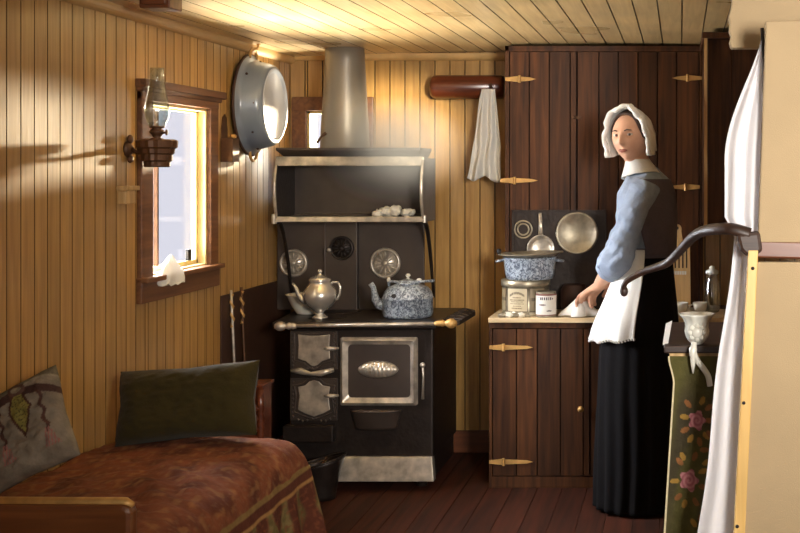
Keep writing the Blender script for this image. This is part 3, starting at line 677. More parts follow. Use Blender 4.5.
m = MB(); m.lathe([(.008,0),(.008,.008),(.012,.014),(.008,.024),(.001,.025)], (-.138,-.03,.014), n=12); m.build('rim_nub', 'blk', t_, sm=True, world=False)
# saucepan leaning behind with upright handle
c = P(541, 249, 5.585)
t_ = thing('skimmer_pan', 'small round pan with handle upright behind the enamel pot', 'pan', c)
m = MB(); m.lathe([(.001,.0),(.042,.0),(.05,.006),(.06,.02),(.064,.02),(.055,.002),(.046,-.004),(.001,-.004)], c, (0,-1,.15), 36); m.build('dish', 'nickel', t_, sm=True)
m = MB(); m.tube([P(541,238,5.58), P(540.5,225,5.585), P(540,213,5.59)], [.012,.0095,.008], 12, flat=.5); m.build('handle', 'nickel', t_, sm=True)
# lumps at the front left
for i, (px, py, r, lab) in enumerate(((503,311,.02,'leftmost grey scrap lying before the biscuit tin'), (509,312,.022,'grey scrap with dark hollow before the biscuit tin'), (516,312,.018,'middle pale grey scrap before the biscuit tin'), (521,310.5,.02,'pale grey scrap right of the hollow one before tin'), (527,311,.016,'small grey scrap nearest the white-labelled can'))):
    c = Vector((XW(px,5.31), 5.305+.002*i, CT+r*.5)); m = MB(); m.ball(c, (r, r*.55, r*.6), 16, 10, fn=lambda p, d: p*(1+.5*nz(d.x*2+i*5, d.y*2, d.z*2)))
    m.build('peeling', 'shell' if i % 2 else 'tin', sm=True, label=lab, cat='scrap', group='scraps at the front of the worktop')

# slatted grater board leaning behind the woman
t_ = thing('wooden_grater', 'pale wooden slotted board with pierced round handle right of woman', 'grater', (XW(674,5.6), 5.6, CT))
m = MB(); Yg = 5.57
def g2(px, py): return P(px, py, Yg)
ol_ = [(663,292),(665,250),(669,243),(672,240),(673,233)]+[(677+4.8*cos(a), 229+4.8*sin(a)) for a in [PI*1.0+i*PI/8 for i in range(1,8)]]+[(681,233),(681,240),(685,244),(690,250),(690,292)]
ol_ = [(663,310),(664,247),(671,241),(672.5,232)]+[(677+4.8*cos(PI+i*PI/8), 229+4.8*sin(PI+i*PI/8)) for i in range(9)]+[(681.5,232),(683,241),(690,247),(691,310)]
m.prism([g2(*p) for p in ol_], (0,.014,0)); m.build('board', 'palewood', t_, bevel=.002)
m = MB()
for k in range(6): m = MB(); m.prism([g2(667+k*3.8,250)+Vector((0,-.001,0)), g2(668.3+k*3.8,250)+Vector((0,-.001,0)), g2(668.3+k*3.8,268)+Vector((0,-.001,0)), g2(667+k*3.8,268)+Vector((0,-.001,0))], (0,.003,0)); m.build('slot', 'blk', t_)
m = MB(); m.lathe([(.001,0),(.008,0),(.008,.002),(.001,.002)], g2(677,228), (0,-1,0), 16); m.build('handle_hole', 'blk', t_)
m = MB()
for k in range(7): a = 670+k*2.4; m.prism([g2(a,271)+Vector((0,-.006,0)), g2(a+1.9,271)+Vector((0,-.006,0)), g2(a+1.9,274.5)+Vector((0,-.006,0)), g2(a,274.5)+Vector((0,-.006,0))], (0,.006,0))
m.build('blade', 'porcelain', t_)
# small crockery on the worktop right of the woman
for i, (px, py, r, lab) in enumerate(((681,299,.028,'white cup lying leftmost of the dishes below the slotted board'), (690,301,.026,'upturned white saucer among dishes right of the woman'), (700,299,.03,'white cup standing right among the dishes behind the porcelain bowl'))):
    Y = 5.46; c = Vector((XW(px,Y), Y+.03*(i%2), CT))
    m = MB()
    if i == 1: m.lathe([(.045,0),(.046,.003),(.02,.018),(.018,.024),(.001,.022)], c, n=28)
    else: m.lathe([(.018,0),(.02,.004),(.03,.02),(.034,.05),(.031,.05),(.027,.02),(.001,.008)], c, n=28); m.tube([c+Vector((-.03,-.005,.042)), c+Vector((-.05,-.008,.036)), c+Vector((-.048,-.008,.02)), c+Vector((-.028,-.004,.014))], .004, 8)
    m.build('saucer' if i == 1 else 'teacup', 'porcelain', sm=True, label=lab, cat='crockery', group='crockery on the worktop')
t_ = thing('glass_jar', 'small clear glass jar standing between dark cupboard and partition', 'jar', (XW(712,5.5), 5.5, CT))
c = Vector((XW(712,5.5), 5.5, CT)); m = MB(); m.lathe([(.02,0),(.032,.004),(.035,.02),(.035,.13),(.025,.15),(.025,.17),(.029,.175),(.027,.178)], c, n=28, cap=False); m.build('body', 'jar', t_, sm=True, solid=.002)
m = MB(); m.lathe([(.024,.172),(.03,.178),(.03,.19),(.012,.2),(.012,.21),(.001,.215)], c, n=24); m.build('stopper', 'porcelain', t_, sm=True)

# ------------------------------------------------------------------ left corner: dark wall sheet, fire tools, kindling box
m = MB(); m.box(WX+.001, WX+.008, 5.085, 5.98, .115, .875)  # dark sheet covering the dark stretch of wall beside the stove
m.build('dark_wall_sheet', 'rust', bevel=.002, label='thin dark sheet on left wall beside stove', cat='heat shield')
for i, (px, y0, y1, Y, lab) in enumerate(((239,290,392,5.18,'straight iron poker leaning leftmost against dark wall sheet'), (247,287,392,5.30,'twisted iron poker leaning beside stove, rightmost of the fire tools'))):
    t_ = thing('fire_poker', lab, 'poker', (WX+.03, Y, 0), group='fire tools beside the stove')
    a = Vector((WX+.012, Y, ZW(y0, Y))); b = Vector((WX+.06, Y-.02, 0.002)); m = MB()
    m.tube([a.lerp(b, k/8) for k in range(9)], .006, 8); m.build('shaft', 'nickel' if i == 0 else 'darkmetal', t_, sm=True)
    m = MB(); m.tube([a.lerp(b, .02+.02*k)+Vector((.006*cos(k*2.1), .006*sin(k*2.1), 0)) for k in range(9)], .006, 8); m.build('grip', 'brass', t_, sm=True)
KY = 4.62; kx0, kx1 = WX+.03, XW(262,KY)
t_ = thing('kindling_box', 'small reddish slatted wooden box on end behind green pillow', 'box', ((kx0+kx1)/2, KY+.12, 0))
m = MB(); zt = ZW(385,KY); m.box(kx0, kx1+.004, KY-.005, KY+.13, zt-.012, zt); m.box(kx0+.005, kx1-.004, KY+.012, KY+.12, .02, zt-.012); m.build('box', 'red_wood', t_, bevel=.002)
m = MB()
for k in range(12): m.tube([(kx0+.01, KY+.008, .05+k*.04), (kx1-.012, KY+.008, .05+k*.04)], .012, 8)
m.build('slat', 'red_wood', t_, sm=True)
for xx in (kx0+.015, kx1-.01):
    m = MB(); m.lathe([(.014,0),(.016,.02)]+[(.012+.004*(k % 2), .03+.02*k) for k in range(24)]+[(.012,zt-.014)], (xx, KY+.012, 0), n=10); m.build('corner_post', 'red_wood', t_, sm=True)

# ------------------------------------------------------------------ daybed, spread, pillows
B0, B1 = 2.78, 4.16
t_ = thing('daybed', 'wooden daybed along left wall with low rounded footboard', 'bed', (-1.6, 3.45, 0))
m = MB(); m.box(WX+.03, -1.34, B0+.04, B1-.06, .2, .46); m.build('mattress', 'white', t_, bevel=.03)
m = MB(); m.box(WX+.03, -1.33, B0+.02, B1-.05, .12, .2); m.build('frame', 'chairwood', t_)
for x in (WX+.06, -1.37):
    for y in (B0+.06, B1-.1): MB().lathe([(.02,0),(.025,.05),(.022,.12)], (x, y, 0), n=14).build('leg', 'chairwood', t_, sm=True)
FBY = 2.74; zt = ZW(500,FBY); xr = XW(139,FBY)
m = MB(); m.prism([(WX+.02,FBY,.02),(xr,FBY,.02),(xr,FBY,zt-.02),(xr-.004,FBY,zt-.007),(xr-.02,FBY,zt),(WX+.02,FBY,zt+.003)], (0,-.04,0)); fbd = m.build('footboard', 'chairwood', t_, bevel=.012)
m = MB(); m.tube([(WX+.02,FBY-.02,zt+.003),(xr-.02,FBY-.02,zt),(xr-.004,FBY-.02,zt-.008)], [.012,.012,.008], 10); m.build('lit_rim', 'brass', fbd, sm=True, label='pale strip painting the lit top edge of the footboard')  # pale strip puts the light on the footboard rim into colour

def prof_x(u):   # u 0..1 across and down the side: returns x, z
    if u < .5:
        t = u/.5; x = lerp(WX+.012, -1.42, t); z = .482+.022*sin(PI*t*.7)
    elif u < .66:
        t = (u-.5)/.16; a = t*PI/2; x = -1.42+.135*sin(a); z = .39+.108*cos(a)
    else:
        t = (u-.66)/.34; x = -1.285+.05*t**.8; z = .39-.37*t
    return x, z
def spread(u, v):
    x, z = prof_x(u)
    y = lerp(B0+.02, B1, v)
    e = smooth(.88, 1.0, v)
    fold = smooth(.62, .9, u)
    x += .014*fold*sin(y*34+2*nz(y*3, 1))*(.4+u) + .02*e*fold
    if u < .66:
        z += .010*nz(x*7, y*7, 3)+.006*nz(x*18, y*26, 8)+.005*nz(x*3+9*y, y*16, 1)
        sm_ = 1-smooth(.4,.66,u)
        z += .008*sin((x*.7+y*.6)*52+3*nz(x*4, y*4))*math.exp(-((x+1.5)**2/.03+(y-3.45)**2/.06))
    if v > .9:
        t = (v-.9)/.1; a = t*PI/2; y = lerp(B0+.02, B1, .9)+.13*sin(a); 
        if z > .1: z = lerp(z, min(z, .47), t*t)-(.03*t*t if u < .66 else 0)
    return Vector((x, y, z))
RED, DRED, GOLD, OL = (.20,.064,.028), (.105,.032,.018), (.36,.2,.07), (.13,.10,.035)
def mixc(a, b, t): t = max(0, min(1, t)); return tuple(a[i]*(1-t)+b[i]*t for i in range(3))
def spcol(u, v):
    y = v*1.38; x = u*1.1
    n1 = nz(x*16, y*10, 5); n2 = nz(x*42, y*26, 2); n3 = nz(x*90, y*60, 7)
    c = mixc(RED, DRED, smooth(-.3, .6, n1)); c = mixc(c, GOLD, .32*smooth(.12, .4, n2)); c = mixc(c, (.24,.13,.07), .35*smooth(.1,.5,n3))
    if u > .655:
        if u < .672: c = mixc(OL, GOLD, .4)
        elif u < .70: c = DRED
        elif u < .71: c = GOLD
        else:
            k = math.fmod(y*7+.15*nz(x*8, y*5), 1); p = abs(k-.5)*2
            c = mixc(OL, (.2,.15,.06), smooth(-.2,.3,n2))
            c = mixc(c, DRED, smooth(.3+.2*sin(u*50), .6+.2*sin(u*50), p)); c = mixc(c, RED, .6*smooth(.1,.3,n3))
    return (*c, 1)
m = MB(); m.grid(spread, 190, 240, col=spcol)
# far end drop
def endd(u, v):
    p = spread(u*.66, 1.0); p.z = lerp(p.z, .03, v); p.y += .012*sin(u*30)*v+.02*v; return p
m.grid(endd, 60, 20, col=lambda u, v: spcol(.4*u, .95))
m.build('bedspread', 'attr', sm=True, solid=.004, label='red-brown tapestry bedspread with gold border covering the daybed', cat='bedspread')

def pillow(mb, w, h, t, mtx, nu=60, nv=44, col=None, pinch=.12, seed=0):
    for sd in (1, -1):
        def fn(u, v):
            a, b = 2*u-1, 2*v-1
            ea = 1-pinch*(1-abs(b)**2)*.0; 
            x = a*w/2*(1-pinch*(1-a*a)*0-.10*(1-b*b)*0)*(1-.07*(1-abs(b))**1*abs(a)**3)
            y = b*h/2*(1-.09*(1-abs(a))**1*abs(b)**3)
            bulge = (max(0, 1-a**4)*max(0, 1-b**4))**.5
            z = sd*(t/2*bulge)+.010*nz(a*3+seed, b*3, sd)*bulge+.006*nz(a*9+seed, b*9, sd)*bulge
            return mtx @ Vector((x, y, z))
        mb.grid(fn, nu, nv, col=col)
# green pillow: leans at the far end
def frame(o, xa, ya):
    xa = xa.normalized(); za = xa.cross(ya).normalized(); ya = za.cross(xa)
    mm = Matrix((( xa.x, ya.x, za.x, o.x), (xa.y, ya.y, za.y, o.y), (xa.z, ya.z, za.z, o.z), (0,0,0,1))); return mm
Yp = 4.02
pl_, pr_ = P(123, 410, Yp), P(258, 402, Yp)
ctr = P(188, 403, Yp-.02); ctr.y = Yp-.02
mtx = frame(ctr, Vector((1,.0,.085)), Vector((0,.35,1)))
m = MB(); pillow(m, .47, .25, .17, mtx, seed=4, pinch=0)
pg = m.build('velvet_pillow', 'green', sm=True, label='dark olive velvet pillow leaning at far end of daybed', cat='pillow')
# corner ears of the pillow
# embroidered cushion
mtxc = frame(P(13, 436, 3.38)+Vector((0,0,.0)), Vector((.84,.1,.42)), Vector((-.34,.42,.86)))
def ccol(u, v):
    base = mixc((.24,.20,.15), (.19,.155,.115), smooth(-.3,.3,nz(u*6,v*6)))
    x, y = (u-.68), (v-.66); c = base
    x *= 1.15
    if y > .22+.04*sin(x*9): c = mixc(base, (.10,.085,.05), .75)
    if abs(y-.22-.04*sin(x*9)) < .012: c = (.28,.24,.17)
    # dark bands sweeping to both sides
    for sg in (1, -1):
        yy = .14-.55*(abs(x)-.1)**1.4*1.2
        if x*sg > .04 and abs(x) < .42 and abs(y-(.16-.5*max(0,abs(x)-.08)**1.3)) < .055-.05*abs(x): c = (.065,.032,.025)
        # hanging cord and tassel
        tx = sg*(.21); 
        if abs(x-tx-.015*sin(y*40)) < .018 and -.36 < y < .1: c = (.085,.04,.03)
        if -.50 < y < -.30 and abs(x-tx) < .02+.28*(-.30-y) and math.fmod((x-tx)*60+10+y*8, 1) < .6: c = (.30,.13,.11)
    d = abs(x)/.10+abs(y+.02)/.25
    if d < 1.25: c = (.07,.03,.02)
    if d < 1.0: c = (.22,.19,.05)
    if d < .9 and nz(x*60, y*60) > .25: c = (.07,.05,.02)
    if (x/.08)**2+((y-.21)/.07)**2 < 1: c = (.10,.05,.035)
    if (x/.045)**2+((y-.21)/.035)**2 < 1: c = (.2,.16,.11)
    return (*c, 1)
m = MB(); pillow(m, .33, .29, .10, mtxc, 110, 110, col=ccol, seed=11)
m.build('embroidered_cushion', 'attr', sm=True, label='beige cushion embroidered with tasselled cords, leaning on left wall', cat='cushion')

# ------------------------------------------------------------------ foreground right: partition, curtain, arm, washstand
PY = 3.30
t_ = thing('partition', 'tan board partition with raw pine batten at right edge', 'partition', (XW(790,PY), PY, 0))
q = lambda px, py, Y=PY: P(px, py, Y)
m = MB(); m.prism([q(766,21), q(1000,16), q(1000,243), q(758,243)], (0,.03,0)); m.build('upper_board', 'tan', t_, bevel=.004)
m = MB(); m.prism([q(757,262), q(1000,262), q(1000,681), q(733,681)], (0,.03,0)); m.build('lower_board', 'tan', t_, bevel=.004)
m = MB(); m.prism([q(752,240), q(1000,246), q(1000,264), q(748,258)], (0,.035,0)); m.build('mid_rail', 'brown_x', t_, bevel=.006)
m = MB(); m.prism([q(748,250)+Vector((0,-.012,0)), q(758,250)+Vector((0,-.012,0)), q(738,681)+Vector((0,-.012,0)), q(726,681)+Vector((0,-.012,0))], (0,.03,0)); m.build('batten', 'batten', t_, bevel=.003)
for px, py in ((752.5,268),(743.5,402),(737,525)):
    m = MB(); m.ball(q(px,py)+Vector((0,-.014,0)), (.005,.003,.005), 8, 6)
    m.build('nail', 'blk', t_, sm=True)
Yl = 3.55
m = MB(); ed = [(728,-12),(732,0),(731,8),(728.5,16),(730,24),(729,30),(731,36),(729.5,42),(731,48)]
poly = [P(1000,-12,Yl), P(1000,48,Yl)]+[P(a,b,Yl) for a, b in reversed(ed)]
m.prism(poly, (0,.05,0)); m.build('lintel_board', 'tan', t_, bevel=.004, label='tan lintel with rough broken edge')
m = MB(); m.box(XW(738,Yl+.03), RX, Yl+.05, Yl+.08, 1.86, 2.0); m.build('header', 'brown_x', t_)
# curtain, upper and lower pieces
Yc = 3.36
def cur1(u, v):
    py = lerp(30, 238, v)
    l = 763-38*smooth(0, .62, v)**.8 if v < .62 else 725
    if v > .9: l = 725+8*smooth(.9,1,v)+2*sin(v*90)
    r = 766-4*v
    x = XW(lerp(l, r, u), Yc)
    return Vector((x, Yc+(.003+.010*v)*sin(u*14+v*1.2)+.006*nz(u*3, v*4), ZW(py, Yc)))
m = MB(); m.grid(cur1, 70, 70); m.build('white_curtain', 'whitec', sm=True, solid=.003, label='upper white cotton curtain hanging from lintel beside partition', cat='curtain')
def cur2(u, v):
    py = lerp(232, 660, v)
    l = lerp(735, 683, v)+1.5*sin(v*14); r = lerp(757, 740, v)
    return Vector((XW(lerp(l, r, u), Yc+.02), Yc+.02+.008*sin(u*12+v*2)+.004*nz(u*4, v*6), ZW(py, Yc)))
m = MB(); m.grid(cur2, 60, 80); m.build('white_curtain', 'whitec', sm=True, solid=.003, label='lower white curtain strip below dark bracket, beside pine batten', cat='curtain')
m = MB(); m.tube([P(762,28,3.34), P(764,60,3.34), P(765,160,3.34), P(764,235,3.34)], .005, 8)
m.build('curtain_cord', 'blk', sm=True, label='thin dark cord between upper white curtain and tan board', cat='cord')
# curved dark handle with bracket
pts = [(623,290,3.75),(625,283,3.74),(633,277,3.73),(645,271,3.71),(657,267,3.68),(667,263,3.65),(677,254,3.6),(686,244,3.53),(694,236,3.47),(704,231,3.41),(716,229,3.35),(732,229,3.31),(750,234,3.305)]
A3 = [P(a,b,Y) for a, b, Y in pts]; 
def cr(pts, n=6):
    o = []
    for i in range(len(pts)-1):
        p0, p1, p2, p3 = pts[max(i-1,0)], pts[i], pts[i+1], pts[min(i+2,len(pts)-1)]
        for k in range(n):
            t = k/n; o.append(.5*((2*p1)+(p2-p0)*t+(2*p0-5*p1+4*p2-p3)*t*t+(3*p1-p0-3*p2+p3)*t**3))
    return o+[pts[-1]]
AA = cr(A3); k = len(AA)
t_ = thing('curved_arm', 'dark S-curved wooden arm reaching left across the woman\'s skirt', 'arm', A3[-1])
m = MB(); m.tube(AA, [.009+.005*smooth(.1,.6,i/k) for i in range(k)], 12, flat=1.3); m.ball(A3[0]+Vector((.003,0,-.004)), (.013,.014,.017)); m.build('arm', 'darkwood', t_, sm=True)
m = MB(); m.prism([P(736,234,3.29), P(760,231,3.29), P(763,252,3.29), P(748,258,3.29), P(740,250,3.29)], (0,.035,0)); m.build('mount', 'darkwood', t_, bevel=.01)
# washstand with floral cloth
Wy = 3.62
t_ = thing('washstand', 'dark-topped washstand beside woman, hung with floral cloth', 'washstand', (.22, 3.9, 0))
z0 = ZW(346, Wy); m = MB(); m.box(XW(664,Wy), .55, Wy, 4.2, z0-.022, z0); m.build('top', 'darkwood', t_, bevel=.004)
m = MB(); m.box(XW(666,Wy)+.01, .54, Wy+.02, 4.18, z0-.06, z0-.022); m.build('apron_rail', 'palewood', t_, bevel=.002)
for x in (.02, .52):
    for y in (Wy+.06, 4.15): MB().box(x-.018, x+.018, y-.018, y+.018, 0, z0-.06).build('leg', 'darkwood', t_, bevel=.003)
def flo(u, v):
    py = lerp(356, 172+1.38*F/Wy, v)
    l = 668+5*sin(PI*min(1, v*6)*.5)-16*v
    l = 668+5*smooth(0,.1,v)-17*max(0, v-.1)
    x = lerp(XW(l, Wy), .5, u); return Vector((x, Wy-.004+.01*sin(u*26)*v, ZW(py, Wy)))
roses = [(697,420,9),(689,480,10),(700,540,9),(684,560,8),(718,450,9),(674,615,9)]
def fcol(u, v):
    p = flo(u, v); px = CX+p.x*F/Wy; py = CY+(H-p.z)*F/Wy
    if u < .009: return srgb(214,200,160)
    c = mixc((.085,.075,.022), (.045,.035,.018), smooth(-.3,.3,nz(px*.04,py*.012)))
    for k, (rx, ry, rr) in enumerate(roses):
        for j in range(9):
            a = j*.7+k; a += .5*nz(j*3.1,k*2.7); q_ = 1.35+.5*abs(nz(j*1.7+5,k*3.3)); lx_, ly_ = rx+cos(a)*rr*q_, ry+sin(a)*rr*q_*1.7
            if ((px-lx_)*cos(a)+(py-ly_)*sin(a))**2/22+((px-lx_)*sin(a)-(py-ly_)*cos(a))**2/7 < 1: c = (.30,.17,.035) if j % 2 else (.22,.09,.03)
    for rx, ry, rr in roses:
        d = math.hypot(px-rx, (py-ry)*.85); a = math.atan2(py-ry, px-rx)
        if d < rr*(.85+.15*cos(5*a)): c = mixc((.50,.22,.22), (.33,.10,.12), .5+.5*sin(d*1.6+a))
    return (*c, 1)
m = MB(); m.grid(flo, 260, 300, col=fcol); m.build('floral_cloth', 'attr', sm=True, solid=.002, label='olive cloth printed with pink roses, hanging beside washstand', cat='cloth')
# porcelain pedestal bowl with scrolled bracket
Yq = 3.66; c = P(697, 343, Yq); 
t_ = thing('pedestal_bowl', 'white ornate flared porcelain bowl with scroll stem on washstand', 'bowl', P(697,346,Yq))
top = P(697, 315, Yq); s1 = Yq/F
m = MB(); m.lathe([(r*s1, (343-h)*s1) for r, h in ((3,345),(5,344),(9,340),(11,336),(12,331),(11,327),(11.5,323),(14,318),(17,315),(18,313.5),(17,313.5),(13,317),(.1,322))], c, n=40, flute=lambda a, h: .05*cos(10*a))
m.build('bowl', 'porcelain', t_, sm=True)
m = MB(); cc = P(697, 333, Yq-.035); m.ball(cc, (.017,.008,.017))
for k in range(8): m.ball(cc+Vector((.02*cos(k*PI/4), .002, .02*sin(k*PI/4))), (.008,.006,.008), 10, 8)
m.build('rosette', 'porcelain', t_, sm=True)
Yf = Wy-.03
m = MB(); m.tube(cr([P(694,342,Yf), P(694,352,Yf), P(697,360,Yf), P(703,368,Yf), P(708,376,Yf), P(710,386,Yf)]), .009, 12); m.build('stem', 'porcelain', t_, sm=True)
m = MB(); m.lathe([(.006,0),(.013,-.012),(.01,-.035),(.007,-.06),(.002,-.085)], P(693,345,Yf), (0,0,1), 14); m.build('drop_finial', 'porcelain', t_, sm=True)
m = MB(); m.prism([P(666,325,3.9), P(672,322,3.9), P(668,343,Wy+.05), P(663,345,Wy+.05)], (.0,0,.004)); 
m.build('folded_napkin', 'white', label='narrow white napkin lying at left edge of the washstand', cat='napkin', solid=.002)

exec_woman = True
# ------------------------------------------------------------------ the woman
WY = 5.05
wp = lambda px, py, Y=WY: P(px, py, Y)
wm = thing('person', 'woman in white bonnet, pale blue blouse, white apron and black skirt, hand on worktop', 'person', (-.16, 5.03, 0))
# head frame: face looks toward the camera, turned to the picture's left
hc = wp(631, 137, 5.03); yaw = math.radians(-24)
HM = Matrix.Translation(hc) @ Matrix.Rotation(yaw, 4, 'Z') @ Matrix.Rotation(math.radians(-3), 4, 'Y') @ Matrix.Rotation(math.radians(4), 4, 'X')
def headfn(p, d):
    x, y, z = p.x, p.y, p.z
    f = max(0, -d.y)
    if z < 0: x *= 1-.30*(-z/.108)**1.6; y = y*(1-.10*(-z/.108)**1.5) if y > 0 else y
    if y < 0: y *= .96
    g = lambda cx, cz_, sx, sz: math.exp(-((x-cx)/sx)**2-((z-cz_)/sz)**2)
    if f > .15:
        k = min(1, (f-.15)*3)
        o = 0
        o += .010*g(0, .008, .010, .022)+.022*g(0, -.020, .0115, .014)+.006*g(0,-.006,.010,.02)
        o += .006*(g(.027, .030, .018, .008)+g(-.027, .030, .018, .008))
        o -= .011*(g(.031, .012, .015, .011)+g(-.031, .012, .015, .011))
        o += .005*(g(.036, -.022, .02, .02)+g(-.036, -.022, .02, .02))
        o += .007*g(0, -.052, .018, .009)-.004*g(0,-.0505,.02,.002)-.005*g(0, -.068, .02, .007)+.011*g(0, -.086, .02, .015)
        y -= o*k
    return Vector((x, y, z))
body = MB()
hd = MB(); hd.ball((0,0,0), (.076,.094,.105), 96, 90, fn=headfn)
for sg in (1, -1):
    hd.ball((sg*.072, .012, -.008), (.008,.016,.028), 12, 10)
hd.xf(HM)
body.add(hd.v, hd.f)
sh = wp(646, 181, 5.05)                      # base of the neck
body.tube([hc+Vector((.012,.02,-.06)), hc+Vector((.03,.035,-.115)), Vector((-.145,5.08,1.375)), Vector((-.14,5.08,1.31))], [.052,.05,.056,.08], 20)
fwd = Vector((-.96,.28,0)).normalized(); side = Vector((-.28,-.96,0)).normalized()    # side = her left, near the camera
def ring(c, a, b, n=32, f=fwd, s=side, pleat=None):
    o = []
    for j in range(n):
        an = 2*PI*j/n; k = 1+(pleat(an) if pleat else 0); o.append(Vector(c)+f*(a*cos(an)*k)+s*(b*sin(an)*k))
    return o
tors = [((-.125,5.06,.80),.08,.10),((-.125,5.06,.92),.085,.105),((-.13,5.055,1.07),.08,.105),((-.14,5.05,1.2),.10,.125),((-.135,5.06,1.32),.09,.13),((-.13,5.07,1.385),.055,.10),((-.135,5.075,1.41),.04,.05)]
body.loft([ring(*t) for t in tors])
# arms: near (left) arm to the worktop
S1 = Vector((-.137, 4.935, 1.345)); E1 = P(617, 258, 4.93); W1_ = P(599, 285, 5.15)
K1 = P(585, 294, 5.28)
body.tube(cr([S1, S1.lerp(E1,.5)+Vector((.0,0,0)), E1], 5), [.05]+[.046-.0007*i for i in range(10)], 16)
body.tube([E1, E1.lerp(W1_,.3), E1.lerp(W1_,.7), W1_], [.04,.041,.031,.0245], 16)
def hand(mb, wr, kn, up, curl, sgn=1, L=1.0):
    d = (kn-wr).normalized(); up = (up-d*up.dot(d)).normalized(); sd = d.cross(up)*sgn     # sd toward thumb
    ln = (kn-wr).length
    rr = []
    for t, wdt, thk in ((0,.024,.02),(.25,.028,.018),(.6,.037,.016),(1,.040,.013),(1.12,.036,.009)):
        rr.append([wr+d*(ln*t)+sd*(wdt*cos(2*PI*j/16))+up*(thk*sin(2*PI*j/16)) for j in range(16)])
    mb.loft(rr)
    for off, l1, r in ((.030,.040,.0088),(.010,.045,.0092),(-.011,.042,.0088),(-.030,.033,.0078)):
        p = kn+sd*off-d*.012; pts_ = [p]; ang = 0; dir_ = d
        for s_i, (ll, c_) in enumerate(((l1+.012, curl*.5), (l1*.62, curl), (l1*.5, curl*.9))):
            ang += c_; v = d*cos(ang)-up*sin(ang); pts_.append(pts_[-1]+v*ll*L)
        mb.tube(cr(pts_, 3), [r*(1-.022*i) for i in range(10)], 10)
        mb.ball(pts_[-1], r*.8, 10, 8)
    p = wr+d*(ln*.28)+sd*.022
    tp_ = [p, p+d*.03+sd*.024-up*.006, p+d*.058+sd*.030-up*.018, p+d*.08+sd*.026-up*.03]
    mb.tube(cr(tp_, 3), [.0125-.0004*i for i in range(10)], 10); mb.ball(tp_[-1], .0085, 10, 8)
hand(body, W1_, K1, Vector((-.1,-.35,1)), .42, -1)
# far arm
S2 = Vector((-.14, 5.18, 1.345)); E2 = Vector((-.13, 5.235, 1.06)); W2_ = Vector((-.29, 5.25, .93)); K2 = Vector((-.36, 5.28, .885))
body.tube([S2, S2.lerp(E2,.5), E2], [.048,.042,.038], 14); body.tube([E2, E2.lerp(W2_,.5), W2_], [.037,.032,.024], 14); hand(body, W2_, K2, Vector((0,0,1)), .5, 1)
# legs and shoes below the skirt
for sd_ in (-.07, .07):
    b0 = Vector((-.14,5.05,.84))+side*sd_; body.tube([b0, Vector((b0.x-.01,b0.y,.45)), Vector((b0.x,b0.y,.09)), Vector((b0.x,b0.y,.05))], [.085,.055,.036,.04], 14)
    body.tube([Vector((b0.x,b0.y,.04))-fwd*.05, Vector((b0.x,b0.y,.045)), Vector((b0.x,b0.y,.035))+fwd*.13], [.035,.042,.03], 12)
bo = body.build('body', 'skin', wm, sm=True, remesh=.0042, smod=2)
# eyes, brows, lips, hair
for sg in (1, -1):
    m = MB(); m.ball((sg*.0305, -.0715, .0125), (.0135,.0125,.0062), 20, 12); m.xf(HM); ey = m.build('eye', 'eye', wm, sm=True)
    m = MB(); m.ball((sg*.0305+.004, -.0822, .0125), (.0058,.0035,.0056), 14, 10); m.xf(HM); m.build('iris', 'iris', ey, sm=True)
for sg in (1, -1):
    m = MB()
    m.tube([(sg*.016,-.091,.0285),(sg*.028,-.0905,.033),(sg*.044,-.079,.029)], [.0022,.003,.0018], 8)
    m.xf(HM); m.build('eyebrow', 'hair', wm, sm=True)
m = MB(); m.tube([(-.021,-.0845,-.052),(-.01,-.0925,-.0495),(0,-.0945,-.051),(.01,-.0925,-.0495),(.021,-.0845,-.052)], [.001,.0036,.003,.0036,.001], 10); m.tube([(-.018,-.085,-.0545),(0,-.0935,-.0575),(.018,-.085,-.0545)], [.001,.0046,.001], 10)
m.xf(HM); m.build('lips', 'lips', wm, sm=True)
def hairf(u, v):
    th = lerp(-1.9, 1.9, u); 
    ph = v        # 0 front edge, 1 back
    yy = lerp(-.050, .095, ph); r = math.sqrt(max(0.0, 1-(yy/.102)**2))
    x = .077*r*sin(th); z = .111*r*cos(th) if cos(th) > 0 else .07*r*cos(th)
    if abs(th) > 1.2: yy += .035*(abs(th)-1.2)*(1-ph)
    return HM @ Vector((x, yy, z+.002))
m = MB(); m.grid(hairf, 40, 24); m.build('hair', 'hair', wm, sm=True, solid=.006)
# bonnet
def bon(u, v):
    th = lerp(-2.2, 2.2, u); a = abs(th); yy = lerp(-.058, .125, v)
    r = (1-(max(0, yy-.0)/.132)**2.2)**.5 if yy > 0 else 1+.0*yy
    flare = .006*(1-v)**2
    drop = smooth(1.2, 2.2, a)
    x = (.086+flare+.004*drop*(1-v))*r*sin(min(a,1.65))*(1 if th > 0 else -1)
    z = (.119+flare)*r*cos(min(a,1.5)) if a < 1.5 else (.119)*r*cos(1.5)-.085*(a-1.5)/.7*r
    if a > 1.3: yy += .018*(a-1.3)*(1-v)
    z -= .0*v
    puff = .006*nz(th*3, v*5, 2)+.005*sin(v*9+2*nz(th*2, v*2))*(1-.4*drop)
    s = 1+puff/.1
    # turned-back brim
    if v < .12: s += .03*(1-v/.12)
    return HM @ Vector((x*s, yy+.004*sin(th*9)*(1-v), z*s))
m = MB(); m.grid(bon, 90, 50); m.tube([bon(i/60, .0) for i in range(61)], [.0075+.002*sin(i*1.3) for i in range(61)], 10); m.tube([bon(i/60, .1) for i in range(61)], [.006+.002*sin(i*1.7) for i in range(61)], 10); m.build('bonnet', 'white', wm, sm=True, solid=.005)
